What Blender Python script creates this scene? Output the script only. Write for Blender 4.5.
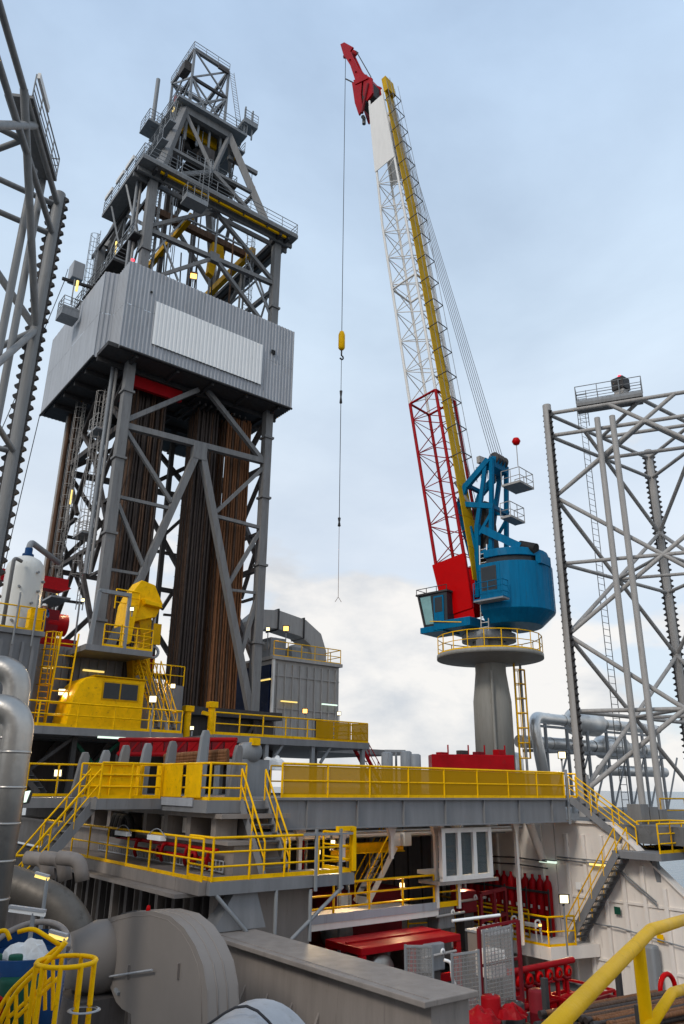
import bpy, math, random
from mathutils import Vector, Matrix, Quaternion
random.seed(7)
sc = bpy.context.scene
for o in list(bpy.data.objects): bpy.data.objects.remove(o)
# ------------------------------------------------------------------ camera
# rig frame: x to the right/back, y to the left/back, z up, eye at z = 0
F_PX = 750.0; PITCH = math.atan(275/750); ROLL = math.atan(25/2047); YAW = math.radians(38)
FW = Vector((math.cos(PITCH)*math.sin(YAW), math.cos(PITCH)*math.cos(YAW), math.sin(PITCH)))
R0 = Vector((math.cos(YAW), -math.sin(YAW), 0)); U0 = R0.cross(FW)
RT = R0*math.cos(ROLL)+U0*math.sin(ROLL); UP = U0*math.cos(ROLL)-R0*math.sin(ROLL)
cam = bpy.data.cameras.new('camera'); camo = bpy.data.objects.new('camera', cam)
sc.collection.objects.link(camo)
M3 = Matrix((RT, UP, -FW)).transposed()
camo.matrix_world = M3.to_4x4()
cam.sensor_fit = 'VERTICAL'; cam.sensor_height = 36; cam.sensor_width = 24
cam.lens = 36*F_PX/1024; cam.clip_start = .1; cam.clip_end = 60000
sc.camera = camo
# ------------------------------------------------------------------ world, sun, exposure
SUN_EL = math.radians(38)
SUN_DIR = Vector((-.97, -.24, 0)).normalized()*math.cos(SUN_EL)+Vector((0, 0, math.sin(SUN_EL)))   # towards the sun
w = bpy.data.worlds.new('World'); sc.world = w; w.use_nodes = True
nt = w.node_tree; nt.nodes.clear()
def N(t, **k):
    n = nt.nodes.new(t)
    for a, b in k.items(): setattr(n, a, b)
    return n
L = nt.links.new
out = N('ShaderNodeOutputWorld'); bg = N('ShaderNodeBackground'); bg.inputs[1].default_value = .122
sky = N('ShaderNodeTexSky', sky_type='NISHITA', sun_disc=False)
sky.sun_elevation = SUN_EL; sky.sun_rotation = math.atan2(SUN_DIR.x, SUN_DIR.y)
sky.air_density = 1.0; sky.dust_density = 1.2; sky.ozone_density = 1.6
tc = N('ShaderNodeTexCoord'); sep = N('ShaderNodeSeparateXYZ'); L(tc.outputs['Generated'], sep.inputs[0])
def math_n(op, a, b=None, clamp=False):
    n = N('ShaderNodeMath', operation=op, use_clamp=clamp)
    for i, v in enumerate((a, b)):
        if v is None: continue
        if isinstance(v, (int, float)): n.inputs[i].default_value = v
        else: L(v, n.inputs[i])
    return n.outputs[0]
def ramp(src, stops):
    n = N('ShaderNodeValToRGB'); L(src, n.inputs[0]); e = n.color_ramp.elements
    while len(e) < len(stops): e.new(.5)
    for q, (p, c) in zip(e, stops): q.position = p; q.color = c if len(c) == 4 else (*c, 1)
    return n.outputs[0]
def noise(scale, detail, vec, rough=.55, dist=0):
    n = N('ShaderNodeTexNoise'); n.inputs['Scale'].default_value = scale; n.inputs['Detail'].default_value = detail
    n.inputs['Roughness'].default_value = rough; n.inputs['Distortion'].default_value = dist
    L(vec, n.inputs['Vector']); return n.outputs[0]
def mixc(f, a, b):
    n = N('ShaderNodeMix', data_type='RGBA')
    if isinstance(f, (int, float)): n.inputs[0].default_value = f
    else: L(f, n.inputs[0])
    for s, v in ((6, a), (7, b)):
        if isinstance(v, tuple): n.inputs[s].default_value = (*v, 1)
        else: L(v, n.inputs[s])
    return n.outputs[2]
# a high thin veil everywhere, soft streaks, and low cumulus banks around the horizon
mp = N('ShaderNodeMapping'); L(tc.outputs['Generated'], mp.inputs[0]); mp.inputs['Scale'].default_value = (1, 1, 2.2)
mp.inputs['Location'].default_value = (.35, .1, .0)
veil = ramp(noise(1.6, 7, mp.outputs[0], .55, .3), [(.30, (.0, .0, .0)), (.72, (1, 1, 1))])
mp2 = N('ShaderNodeMapping'); L(tc.outputs['Generated'], mp2.inputs[0]); mp2.inputs['Scale'].default_value = (1, 1, 1.9)
mp2.inputs['Location'].default_value = (1.7, .35, .22)
cum_n = noise(3.1, 9, mp2.outputs[0], .52, .15)
el = sep.outputs[2]
cum = ramp(math_n('ADD', cum_n, math_n('MULTIPLY', math_n('SUBTRACT', .23, el), 1.0)), [(.505, (0, 0, 0)), (.565, (1, 1, 1))])
shade = ramp(noise(5.0, 6, mp2.outputs[0], .6, .2), [(.32, (5.5, 5.7, 6.0)), (.54, (8.0, 7.75, 7.45))])
veilcol = ramp(el, [(.0, (5.6, 6.5, 7.4)), (.28, (7.9, 8.4, 8.9)), (.55, (6.8, 8.1, 9.4)), (.8, (5.5, 7.1, 9.2))])
c1 = mixc(math_n('ADD', math_n('MULTIPLY', veil, .34), .56), sky.outputs[0], veilcol)
c2 = mixc(math_n('MULTIPLY', cum, .88), c1, shade)
L(c2, bg.inputs[0]); L(bg.outputs[0], out.inputs[0])
sun = bpy.data.lights.new('sun', 'SUN'); sun.energy = 1.45; sun.angle = math.radians(12); sun.color = (1, .93, .83)
suno = bpy.data.objects.new('sun', sun); sc.collection.objects.link(suno)
suno.rotation_euler = SUN_DIR.to_track_quat('Z', 'Y').to_euler(); suno.location = (-40, -40, 60)
sc.render.engine = 'CYCLES'
sc.view_settings.view_transform = 'Standard'; sc.view_settings.look = 'None'
sc.view_settings.exposure = 0.0; sc.view_settings.gamma = 1

# ------------------------------------------------------------------ pixel -> place (a ray met with a plane of the rig)
def ray(px, py): return RT*((px-342)/F_PX)+UP*((512-py)/F_PX)+FW
def onx(px, py, x): d = ray(px, py); return d*(x/d.x)
def ony(px, py, y): d = ray(px, py); return d*(y/d.y)
def onz(px, py, z): d = ray(px, py); return d*(z/d.z)
HD = Vector((math.sin(YAW), math.cos(YAW), 0))
def dist(px, py, D): d = ray(px, py); return d*(D/d.dot(HD))
V = Vector
# ------------------------------------------------------------------ materials
MT = {}
def mat(name, col, rough=.55, metal=0, var=.12, dirt=0, dirtcol=(.10, .07, .05), scale=1.3, bump=0, bscale=30, streak=False, rust=.03):
    m = bpy.data.materials.new(name); m.use_nodes = True; t = m.node_tree; b = t.nodes['Principled BSDF']
    b.inputs['Roughness'].default_value = rough; b.inputs['Metallic'].default_value = metal; b.inputs['Specular IOR Level'].default_value = .09 if max(col) > 2.2*min(col) else .2
    g = t.nodes.new('ShaderNodeNewGeometry'); vec = g.outputs['Position']
    if streak:
        mpn = t.nodes.new('ShaderNodeMapping'); mpn.inputs['Scale'].default_value = (3, 3, .35); t.links.new(vec, mpn.inputs[0]); svec = mpn.outputs[0]
    else: svec = vec
    def nz(s, d, v, r=.6):
        n = t.nodes.new('ShaderNodeTexNoise'); n.inputs['Scale'].default_value = s; n.inputs['Detail'].default_value = d
        n.inputs['Roughness'].default_value = r; t.links.new(v, n.inputs['Vector']); return n.outputs[0]
    def rp(src, a, ca, b_, cb):
        r = t.nodes.new('ShaderNodeValToRGB'); t.links.new(src, r.inputs[0]); e = r.color_ramp.elements
        e[0].position = a; e[0].color = (*ca, 1); e[1].position = b_; e[1].color = (*cb, 1); return r.outputs[0]
    lo = tuple(c*(1-var) for c in col); hi = tuple(min(1, c*(1+var)) for c in col)
    c = rp(nz(scale, 5, svec), .3, lo, .7, hi)
    if dirt:
        mx = t.nodes.new('ShaderNodeMix'); mx.data_type = 'RGBA'
        f = rp(nz(scale*2.1, 8, svec, .7), .68-dirt*.28, (0, 0, 0), .86-dirt*.2, (1, 1, 1))
        t.links.new(f, mx.inputs[0]); t.links.new(c, mx.inputs[6]); mx.inputs[7].default_value = (*dirtcol, 1); c = mx.outputs[2]
    if metal == 0 and rust:
        mx = t.nodes.new('ShaderNodeMix'); mx.data_type = 'RGBA'; f = rp(nz(5.5, 6, svec, .65), .70-rust, (0, 0, 0), .78-rust, (.8, .8, .8))
        t.links.new(f, mx.inputs[0]); t.links.new(c, mx.inputs[6]); mx.inputs[7].default_value = (.13, .055, .025, 1); c = mx.outputs[2]
    t.links.new(c, b.inputs['Base Color'])
    rr = t.nodes.new('ShaderNodeMapRange'); t.links.new(nz(scale*3, 4, vec), rr.inputs[0])
    rr.inputs[3].default_value = max(.05, rough-.15); rr.inputs[4].default_value = min(1, rough+.15); t.links.new(rr.outputs[0], b.inputs['Roughness'])
    if bump:
        bn = t.nodes.new('ShaderNodeBump'); bn.inputs['Strength'].default_value = bump; bn.inputs['Distance'].default_value = .02
        t.links.new(nz(bscale, 4, vec), bn.inputs['Height']); t.links.new(bn.outputs[0], b.inputs['Normal'])
    MT[name] = m; return m
def emis(name, col, s):
    m = bpy.data.materials.new(name); m.use_nodes = True; b = m.node_tree.nodes['Principled BSDF']
    b.inputs['Base Color'].default_value = (*col, 1); b.inputs['Emission Color'].default_value = (*col, 1); b.inputs['Emission Strength'].default_value = s
    MT[name] = m
mat('steel_grey', (.185, .182, .18), .5, 0, .15, .45, (.09, .075, .065), streak=True)
mat('steel_mid', (.24, .25, .26), .5, 0, .12, .3, (.10, .085, .07), streak=True)
mat('steel_dark', (.05, .047, .047), .6, 0, .2, .5, (.05, .035, .025), streak=True)
mat('grimy_shaded_steel', (.075, .066, .062), .6, 0, .3, .6, (.05, .034, .025), 1.6, streak=True)  # brown grime; on the derrick's side and back faces it also stands for shade
mat('rusty_steel', (.12, .07, .045), .7, 0, .4, .6, (.05, .03, .02), 2.5, streak=True)
mat('clad_grey', (.37, .38, .40), .5, 0, .10, .42, (.24, .225, .215), .8, streak=True)
mat('clad_white', (.84, .83, .81), .5, 0, .04, .15, (.5, .48, .45), .6, streak=True)
mat('leg_grey', (.235, .232, .228), .5, 0, .12, .35, (.13, .11, .09), streak=True)
mat('leg_warm', (.36, .34, .32), .55, 0, .12, .4, (.16, .13, .10), streak=True)
mat('yellow', (.88, .48, .0), .45, 0, .12, .42, (.34, .15, .01), 2.6, .12, 60)
mat('yellow_dark', (.56, .30, .0), .5, 0, .15, .5, (.14, .09, .03), 2.0)
mat('boom_yellow', (.52, .30, .005), .6, 0, .12, .2, (.3, .17, .02), 2.0)
mat('red', (.33, .004, .008), .42, 0, .15, .35, (.14, .02, .02))
mat('bright_red', (.50, .0, .001), .38, 0, .06, .12, (.4, .02, .02))
mat('dark_red', (.17, .012, .018), .5, 0, .2, .4, (.08, .02, .02))
mat('crane_blue', (.0, .125, .26), .38, 0, .14, .42, (.012, .075, .14), 1.2, .08, 40, streak=True)
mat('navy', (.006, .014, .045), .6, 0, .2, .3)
mat('blue', (.01, .045, .13), .5, 0, .2, .3)
mat('white_paint', (.78, .715, .65), .5, 0, .05, .25, (.40, .32, .25), .8, streak=True)
mat('boom_white', (.72, .69, .65), .5, 0, .05, .2, (.45, .35, .25), streak=True)
mat('pedestal', (.26, .25, .225), .55, 0, .1, .35, (.15, .12, .09), streak=True)
mat('deck_grey', (.13, .13, .13), .7, 0, .25, .5, (.07, .055, .045))
mat('fan_grey', (.215, .19, .172), .48, 0, .06, .16, (.15, .13, .115), .6, .06, 18, rust=.02)
mat('plate_grey', (.20, .20, .205), .5, 0, .12, .32, (.13, .118, .108), .9, .08, 25, streak=True, rust=.045)
mat('taupe', (.245, .212, .19), .5, 0, .13, .34, (.15, .125, .11), .9, .1, 25, streak=True, rust=.045)
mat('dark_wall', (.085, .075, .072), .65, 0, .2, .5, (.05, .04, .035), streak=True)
mat('sooty_metal', (.13, .115, .10), .5, .5, .2, .4, (.06, .05, .04), 1.5, .2, 9)
mat('bright_cladding', (.66, .65, .63), .34, .75, .10, .2, (.4, .36, .3), 1.5, .2, 7)
mat('insulation', (.40, .375, .345), .36, .85, .12, .3, (.3, .25, .2), 1.5, .25, 9)
mat('rope', (.05, .05, .055), .6, .3, .1)
mat('rope_light', (.22, .24, .27), .6, .3, .1)
mat('glass_dark', (.03, .035, .04), .12, 0, .1)
mat('cab_glass', (.20, .36, .36), .08, 0, .15)
mat('rubber', (.02, .02, .02), .7)
mat('green', (.015, .08, .05), .55, 0, .2, .3)
mat('tank_white', (.62, .61, .57), .45, 0, .05, .3, (.4, .33, .25), streak=True)
mat('pipe_brown', (.095, .058, .040), .55, .35, .5, .4, (.04, .03, .025), 6, streak=True)
mat('pipe_dark', (.055, .042, .037), .5, .35, .4, .4, (.03, .025, .02), 6, streak=True)
mat('pipe_rust', (.19, .085, .040), .6, .2, .4, .4, (.06, .035, .025), 6, streak=True)
mat('cloth_white', (.68, .66, .63), .9, 0, .15, .2, (.4, .36, .3), 3, rust=0)
mat('orange', (.6, .12, .01), .5)
mat('jacket_blue', (.03, .08, .2), .9)
mat('skin', (.45, .25, .17), .6)
emis('lamp_warm', (1, .50, .12), 3.0); emis('lamp_white', (1, .84, .48), 2.4); emis('tube_white', (.72, .9, .74), 1.1); emis('tube_yellow', (1, .72, .20), 1.0)
emis('lamp_red', (1, .05, .08), 2.0)
def seethrough(name, col, alpha):
    m = bpy.data.materials.new(name); m.use_nodes = True; t = m.node_tree; b = t.nodes['Principled BSDF']
    b.inputs['Base Color'].default_value = (*col, 1); b.inputs['Alpha'].default_value = alpha; b.inputs['Roughness'].default_value = .6; b.inputs['Specular IOR Level'].default_value = .1; MT[name] = m
seethrough('yellow_mesh', (.52, .27, .0), .82)
seethrough('grey_mesh', (.30, .29, .28), .30)
seethrough('pale_glass', (.10, .12, .125), .72)
# ------------------------------------------------------------------ mesh helpers
COL = sc.collection
WL = {}                                    # world location of every object that may be a parent
def link(o, parent, loc):
    COL.objects.link(o); o.location = loc; WL[o.name] = V(loc)
    if parent is not None:
        o.parent = parent; o.matrix_parent_inverse = Matrix.Translation(-WL[parent.name])
    return o
def tag(o, label=None, cat=None, group=None, kind=None):
    if label: o['label'] = label
    if cat: o['category'] = cat
    if group: o['group'] = group
    if kind: o['kind'] = kind
    return o
def thing(name, label, cat, loc=(0, 0, 0), group=None):
    o = bpy.data.objects.new(name, None); o.empty_display_size = .3
    link(o, None, V(loc)); return tag(o, label, cat, group)
class MB:
    def __init__(s): s.v = []; s.f = []; s.sm = []
    def add(s, vs, fs, smooth=False):
        n = len(s.v); s.v += [V(p) for p in vs]; s.f += [tuple(n+i for i in f) for f in fs]; s.sm += [smooth]*len(fs); return s
    def hexa(s, b, t):                     # bottom quad, top quad
        return s.add(list(b)+list(t), [(3, 2, 1, 0), (4, 5, 6, 7), (0, 1, 5, 4), (1, 2, 6, 5), (2, 3, 7, 6), (3, 0, 4, 7)])
    def box(s, x0, x1, y0, y1, z0, z1):
        return s.hexa([(x0, y0, z0), (x1, y0, z0), (x1, y1, z0), (x0, y1, z0)], [(x0, y0, z1), (x1, y0, z1), (x1, y1, z1), (x0, y1, z1)])
    def beam(s, p, q, a, b=None, up=(0, 0, 1)):
        p = V(p); q = V(q); b = b or a; d = (q-p).normalized(); u = V(up)
        if abs(d.dot(u)) > .98: u = V((0, 1, 0))
        x = d.cross(u).normalized(); y = x.cross(d)
        c = [x*(i*a/2)+y*(j*b/2) for i, j in ((-1, -1), (1, -1), (1, 1), (-1, 1))]
        return s.hexa([p+k for k in c], [q+k for k in c])
    def tube(s, pts, r, n=10, cap=True, radii=None):
        pts = [V(p) for p in pts]; rings = []; prev = None
        for i, p in enumerate(pts):
            d = ((pts[min(i+1, len(pts)-1)]-pts[max(i-1, 0)])).normalized()
            if prev is None:
                u = V((0, 0, 1)) if abs(d.z) < .95 else V((1, 0, 0)); x = d.cross(u).normalized()
            else: x = (prev-d*prev.dot(d)).normalized()
            prev = x; y = d.cross(x); rr = radii[i] if radii else r
            rings.append([p+(x*math.cos(2*math.pi*k/n)+y*math.sin(2*math.pi*k/n))*rr for k in range(n)])
        base = len(s.v); s.v += [p for q in rings for p in q]
        for i in range(len(rings)-1):
            for k in range(n):
                a = base+i*n+k; b = base+i*n+(k+1) % n; s.f.append((a, b, b+n, a+n)); s.sm.append(True)
        if cap:
            s.f.append(tuple(base+k for k in range(n))[::-1]); s.sm.append(False)
            s.f.append(tuple(base+(len(rings)-1)*n+k for k in range(n))); s.sm.append(False)
        return s
    def lathe(s, c, prof, n=32, axis='z', a0=0, a1=2*math.pi):
        c = V(c); base = len(s.v); full = abs(a1-a0-2*math.pi) < 1e-4; m = n if full else n+1
        for (r, h) in prof:
            for k in range(m):
                a = a0+(a1-a0)*k/n; p = (r*math.cos(a), r*math.sin(a), h)
                if axis == 'x': p = (h, p[0], p[1])
                elif axis == 'y': p = (p[1], h, p[0])
                s.v.append(c+V(p))
        for i in range(len(prof)-1):
            for k in range(n):
                k2 = (k+1) % m; a = base+i*m+k; b = base+i*m+k2; s.f.append((a, b, b+m, a+m)); s.sm.append(True)
        return s
    def prism(s, poly, d):                 # closed polygon of 3D points pushed along d
        poly = [V(p) for p in poly]; n = len(poly); base = len(s.v); s.v += poly+[p+V(d) for p in poly]
        s.f.append(tuple(base+i for i in range(n))[::-1]); s.f.append(tuple(base+n+i for i in range(n)))
        for i in range(n): j = (i+1) % n; s.f.append((base+i, base+j, base+n+j, base+n+i))
        s.sm += [False]*(n+2); return s
    def build(s, name, m, parent=None, label=None, cat=None, group=None, kind=None, bevel=0):
        me = bpy.data.meshes.new(name); xs = s.v
        lo = V((min(p.x for p in xs), min(p.y for p in xs), min(p.z for p in xs))); hi = V((max(p.x for p in xs), max(p.y for p in xs), max(p.z for p in xs)))
        c = V(((lo.x+hi.x)/2, (lo.y+hi.y)/2, lo.z))
        me.from_pydata([p-c for p in s.v], [], s.f); me.polygons.foreach_set('use_smooth', s.sm); me.materials.append(MT[m])
        import bmesh
        bm = bmesh.new(); bm.from_mesh(me); bmesh.ops.recalc_face_normals(bm, faces=bm.faces); bm.to_mesh(me); bm.free()
        me.update(); o = bpy.data.objects.new(name, me); link(o, parent, c); tag(o, label, cat, group, kind)
        if bevel:
            md = o.modifiers.new('bevel', 'BEVEL'); md.width = bevel; md.segments = 2; md.limit_method = 'ANGLE'
        return o
UNIT = {}
def unit(kind, m):
    if (kind, m) in UNIT: return UNIT[(kind, m)]
    b = MB()
    if kind[0] == 'c': b.tube([(0, 0, 0), (0, 0, 1)], 1, int(kind[1:]))
    else: b.box(-.5, .5, -.5, .5, 0, 1)
    me = bpy.data.meshes.new('bar'); me.from_pydata(b.v, [], b.f); me.polygons.foreach_set('use_smooth', b.sm); me.materials.append(MT[m]); me.update()
    UNIT[(kind, m)] = me; return me
def _place(o, p, q, sx, sy, parent, up):
    d = q-p; z = d.normalized(); u = V(up)
    if abs(z.dot(u)) > .98: u = V((0, 1, 0))
    x = z.cross(u).normalized(); y = z.cross(x)
    Mx = Matrix((x*sx, y*sy, z*d.length)).transposed()
    rot = Matrix((x, y, z)).transposed().to_quaternion()
    COL.objects.link(o); o.rotation_mode = 'QUATERNION'; o.location = p; o.rotation_quaternion = rot; o.scale = (sx, sy, d.length)
    if parent is not None:
        o.parent = parent; o.matrix_parent_inverse = Matrix.Translation(-WL[parent.name])
    return o
def bar(name, p, q, r, m, parent, n=8):
    return _place(bpy.data.objects.new(name, unit('c%d' % n, m)), V(p), V(q), r, r, parent, (0, 0, 1))
def beam(name, p, q, a, m, parent, b=None, up=(0, 0, 1)):
    return _place(bpy.data.objects.new(name, unit('b', m)), V(p), V(q), a, b or a, parent, up)
def box(name, x0, x1, y0, y1, z0, z1, m, parent=None, **k): return MB().box(x0, x1, y0, y1, z0, z1).build(name, m, parent, **k)
def bend(pts, rad, seg=6):                 # round the corners of a path
    pts = [V(p) for p in pts]; res = [pts[0]]
    for i in range(1, len(pts)-1):
        a, b, c = pts[i-1], pts[i], pts[i+1]; d1 = (a-b).normalized(); d2 = (c-b).normalized()
        r = min(rad, (a-b).length*.49, (c-b).length*.49); p0 = b+d1*r; p1 = b+d2*r
        for k in range(seg+1):
            t = k/seg; res.append(p0*(1-t)**2+b*2*t*(1-t)+p1*t*t)
    return res+[pts[-1]]
def rail(parent, pts, m='yellow', h=1.1, sp=1.4, r=.03, mids=1, toe=.12, panel=None, posts=True):
    pts = [V(p) for p in pts]
    for i in range(len(pts)-1):
        a, b = pts[i], pts[i+1]; Ld = (b-a).length; n = max(1, round(Ld/sp)); up = V((0, 0, 1))
        if posts:
            for k in range(n+(1 if i == len(pts)-2 else 0)):
                p = a.lerp(b, k/n); bar('post', p, p+up*h, r*1.05, m, parent, 6)
        bar('top_rail', a+up*h, b+up*h, r*1.1, m, parent, 6)
        for j in range(mids): z = h*(j+1)/(mids+1); bar('mid_rail', a+up*z, b+up*z, r*.85, m, parent, 6)
        if toe: beam('toe_board', a+up*(toe/2+.005), b+up*(toe/2+.005), .012, m if toe < .2 else panel or m, parent, toe, up)
        if panel:
            for k in range(n):
                p = a.lerp(b, (k+.03)/n); q = a.lerp(b, (k+.97)/n)
                beam('mesh_panel', p+up*(h*.52), q+up*(h*.52), .015, panel, parent, h*.84, up)
def ladder(parent, p, q, side, m='steel_mid', wd=.45, r=.022, cage=0, step=.3, name='ladder'):
    p = V(p); q = V(q); s = V(side).normalized()*wd/2; d = q-p; n = int(d.length/step)
    b = MB(); b.tube([p-s, q-s], r, 5); b.tube([p+s, q+s], r, 5)
    for k in range(1, n): c = p+d*(k/n); b.tube([c-s, c+s], r*.7, 4)
    o = b.build(name, m, parent)
    if cage:
        b = MB(); out_ = s.normalized().cross(d.normalized())*cage; ss = s.normalized()*.38; k = 2.2
        hoops = []
        while k < d.length+.2:
            c = p+d.normalized()*k; pts = [c+ss*math.cos(a)+out_*(1.8*math.sin(a)*.42) for a in [math.pi*t/8 for t in range(9)]]
            b.tube(pts, r*.8, 4); hoops.append(pts); k += .9
        if len(hoops) > 1:
            for j in (1, 3, 4, 5, 7): b.tube([hoops[0][j], hoops[-1][j]], r*.7, 4)
        b.build('ladder_cage', m, parent)
    return o
def stairs(name, label, p, q, wd, side, mstr='plate_grey', mrail='yellow', n=10, group=None, rails=(1, 1), h=1.0, tread=.26, mt='deck_grey', thing_=None, sb=.24):
    p = V(p); q = V(q); s = V(side).normalized()*wd/2
    t = thing_ or thing(name, label, 'stairs', (p+q)/2 if p.z < q.z else (p.x, p.y, min(p.z, q.z)), group)
    for sg in (-1, 1): beam('stringer', p+s*sg, q+s*sg, .05, mstr, t, sb)
    run = V((q.x-p.x, q.y-p.y, 0)).normalized()
    for k in range(1, n):
        c = p.lerp(q, k/n); b = MB(); f = run*tread/2; ss = s*.97; dz = V((0, 0, .02))
        b.hexa([c-f-ss-dz, c+f-ss-dz, c+f+ss-dz, c-f+ss-dz], [c-f-ss+dz, c+f-ss+dz, c+f+ss+dz, c-f+ss+dz]); b.build('tread', mt, t)
    for sg, on in zip((-1, 1), rails):
        if on: rail(t, [p+s*sg, q+s*sg], mrail, h, 1.3, .03, 1, 0)
    return t
def flood(px, loc, facing, label, m='lamp_white', pole=0, size=.32, group=None):
    loc = V(loc); f = V(facing).normalized(); t = thing('flood_light', label, 'lamp', loc-V((0, 0, pole)), group)
    x = f.cross(V((0, 0, 1))).normalized(); u = x.cross(f)
    def hx(a, b, c, d0, d1): return [loc+x*(i*a)+u*(j*b)+f*d0 for i, j in ((-1, -1), (1, -1), (1, 1), (-1, 1))], [loc+x*(i*c)+u*(j*c*b/a)+f*d1 for i, j in ((-1, -1), (1, -1), (1, 1), (-1, 1))]
    hs0 = MB().hexa(*hx(size*.35, size*.3, size*.56, -size*.5, 0)).build('housing', 'steel_mid', t)
    MB().hexa(*hx(size*.44, size*.37, size*.44, .002, .012)).build('lens', m, hs0)
    for sg in (-1, 1): MB().beam(loc+x*(sg*size*.5)-u*size*.4+f*.02, loc+x*(sg*size*.5)+u*size*.45+f*.02, size*.1).build('visor', 'steel_dark', hs0)
    MB().beam(loc-x*size*.55+u*size*.46+f*.06, loc+x*size*.55+u*size*.46+f*.06, size*.3, size*.07).build('visor', 'steel_dark', hs0)
    lg_ = bpy.data.lights.new('flood_light', 'SPOT'); lg_.energy = 260 if m == 'lamp_white' else 300; lg_.spot_size = math.radians(140); lg_.spot_blend = 1; lg_.shadow_soft_size = size*.5; lg_.color = (1, .72, .40) if m == 'lamp_white' else (1, .52, .18)
    lo_ = bpy.data.objects.new('light', lg_); link(lo_, t, loc+f*.05); lo_.rotation_euler = (-(f-u*.35).normalized()).to_track_quat('Z', 'Y').to_euler()
    MB().beam(loc-f*size*.3-u*size*.7, loc-f*size*.3-u*size*.3, .08).build('bracket', 'steel_dark', t)
    if pole: bar('pole', loc-f*size*.3-V((0, 0, pole)), loc-f*size*.3-u*size*.6, .04, 'steel_mid', t)
    return t
def tube_light(p, q, label, m='tube_white', group='strip lights'):
    p = V(p); q = V(q); t = thing('strip_light', label, 'lamp', (p+q)/2, group)
    beam('diffuser', p, q, .12, m, t, .09); beam('housing', p+V((0, 0, .075)), q+V((0, 0, .075)), .16, 'steel_mid', t, .05)
    return t
# ================================================================== the setting
def water():
    b = MB(); S = 30000; b.add([(-S, -S, -25), (S, -S, -25), (S, S, -25), (-S, S, -25)], [(0, 1, 2, 3)])
    m = bpy.data.materials.new('sea'); m.use_nodes = True; t = m.node_tree; p = t.nodes['Principled BSDF']
    p.inputs['Base Color'].default_value = (.03, .07, .10, 1); p.inputs['Roughness'].default_value = .22
    g = t.nodes.new('ShaderNodeNewGeometry'); n = t.nodes.new('ShaderNodeTexNoise'); n.inputs['Scale'].default_value = .25; n.inputs['Detail'].default_value = 8
    t.links.new(g.outputs['Position'], n.inputs['Vector']); bn = t.nodes.new('ShaderNodeBump'); bn.inputs['Strength'].default_value = .5; bn.inputs['Distance'].default_value = .6
    t.links.new(n.outputs[0], bn.inputs['Height']); t.links.new(bn.outputs[0], p.inputs['Normal']); MT['sea'] = m
    b.build('sea', 'sea', kind='structure')
water()
ZM = -8.2                                  # main deck
box('main_deck', -34, 34, -20, 60, ZM-.6, ZM, 'deck_grey', kind='structure')
box('upper_deck', 13.6, 32.6, 26.2, 72, -1.1, -.45, 'deck_grey', kind='structure')
box('hull_deck', 32.9, 66, 6, 62, -2.2, -1.46, 'deck_grey', kind='structure')
ab = thing('shade_block', 'unseen white multi-storey block added to shade the lower left of the rig', 'shade block', (-17, 0, -8.2))  # unseen block behind the camera, added to shade the fan and lower left
def early_box(n, x0, x1, y0, y1, z0, z1, m, p): MB().box(x0, x1, y0, y1, z0, z1).build(n, m, p)
early_box('wall', -30, -8, -16, 15, ZM, 8, 'white_paint', ab); early_box('roof', -30.4, -7.6, -16.4, 15.4, 8.01, 8.3, 'steel_mid', ab)  # wall and roof of the added, unseen shade block
for fl_ in range(4):
    for k in range(8): early_box('window', -7.99, -7.94, -14+k*3.6, -12.8+k*3.6, -5.5+fl_*3.4, -4.3+fl_*3.4, 'glass_dark', ab)  # windows of the added, unseen shade block
    for k in range(6): early_box('window', -28+k*3.4, -26.8+k*3.4, 15.0, 15.05, -5.5+fl_*3.4, -4.3+fl_*3.4, 'glass_dark', ab)  # windows of the added, unseen shade block
# ------------------------------------------------------------------ derrick
AX, BX, AY, CY = 16.5, 28.0, 45.5, 56.2
ZF, ZB, ZT, ZP = 4.6, 27.8, 34.9, 44.7
der = thing('drilling_derrick', 'tall grey steel drilling derrick with ribbed wind wall box round its waist', 'derrick', (22.25, 50.85, ZF))
for (x, y) in ((AX, AY), (BX, AY), (AX, CY), (BX, CY)):
    beam('leg', (x, y, ZF), (x, y, ZP), .62, 'steel_grey', der)
    for z in (9.5, 15.2, 20.5, 25.5, 37.5):
        if z < ZB or z > ZT: box('flange', x-.42, x+.42, y-.42, y+.42, z-.08, z+.08, 'steel_grey', der)
zA = lambda py: ony(121 if py > 360 else 145, py, AY).z
# members of the front face, read off the photo on the plane y = AY, as (t, z) pairs
front = [((127, 420), (198, 390), .34), ((262, 460), (207, 390), .34), ((125, 426), (265, 462), .42),
         ((126.5, 431), (171, 502), .26), ((119, 497), (168, 508), .22), ((118, 504), (145, 571), .24), ((110, 569.5), (143, 575), .18),
         ((262, 469), (216, 512), .26), ((217, 516.6), (261, 528), .24), ((260, 531), (228.5, 584), .26), ((230.6, 590), (257, 593), .18), ((256, 601), (241, 652), .3)]
frontV = [((196, 455), (90, 690), .46), ((202, 455), (252, 722), .46)]
upper = [((150, 231), (273, 284), .36), ((150, 226), (215, 211), .28), ((215, 211), (272, 280), .30), ((213.7, 258), (143, 281), .26), ((216, 260), (262, 322), .30)]
def tz(p): q = ony(p[0], p[1], AY); return ((q.x-AX)/(BX-AX), q.z)
faces = [lambda t, z: V((AX+t*(BX-AX), AY, z)), lambda t, z: V((AX, AY+t*(CY-AY), z)), lambda t, z: V((BX, AY+t*(CY-AY), z)), lambda t, z: V((AX+t*(BX-AX), CY, z))]
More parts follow.
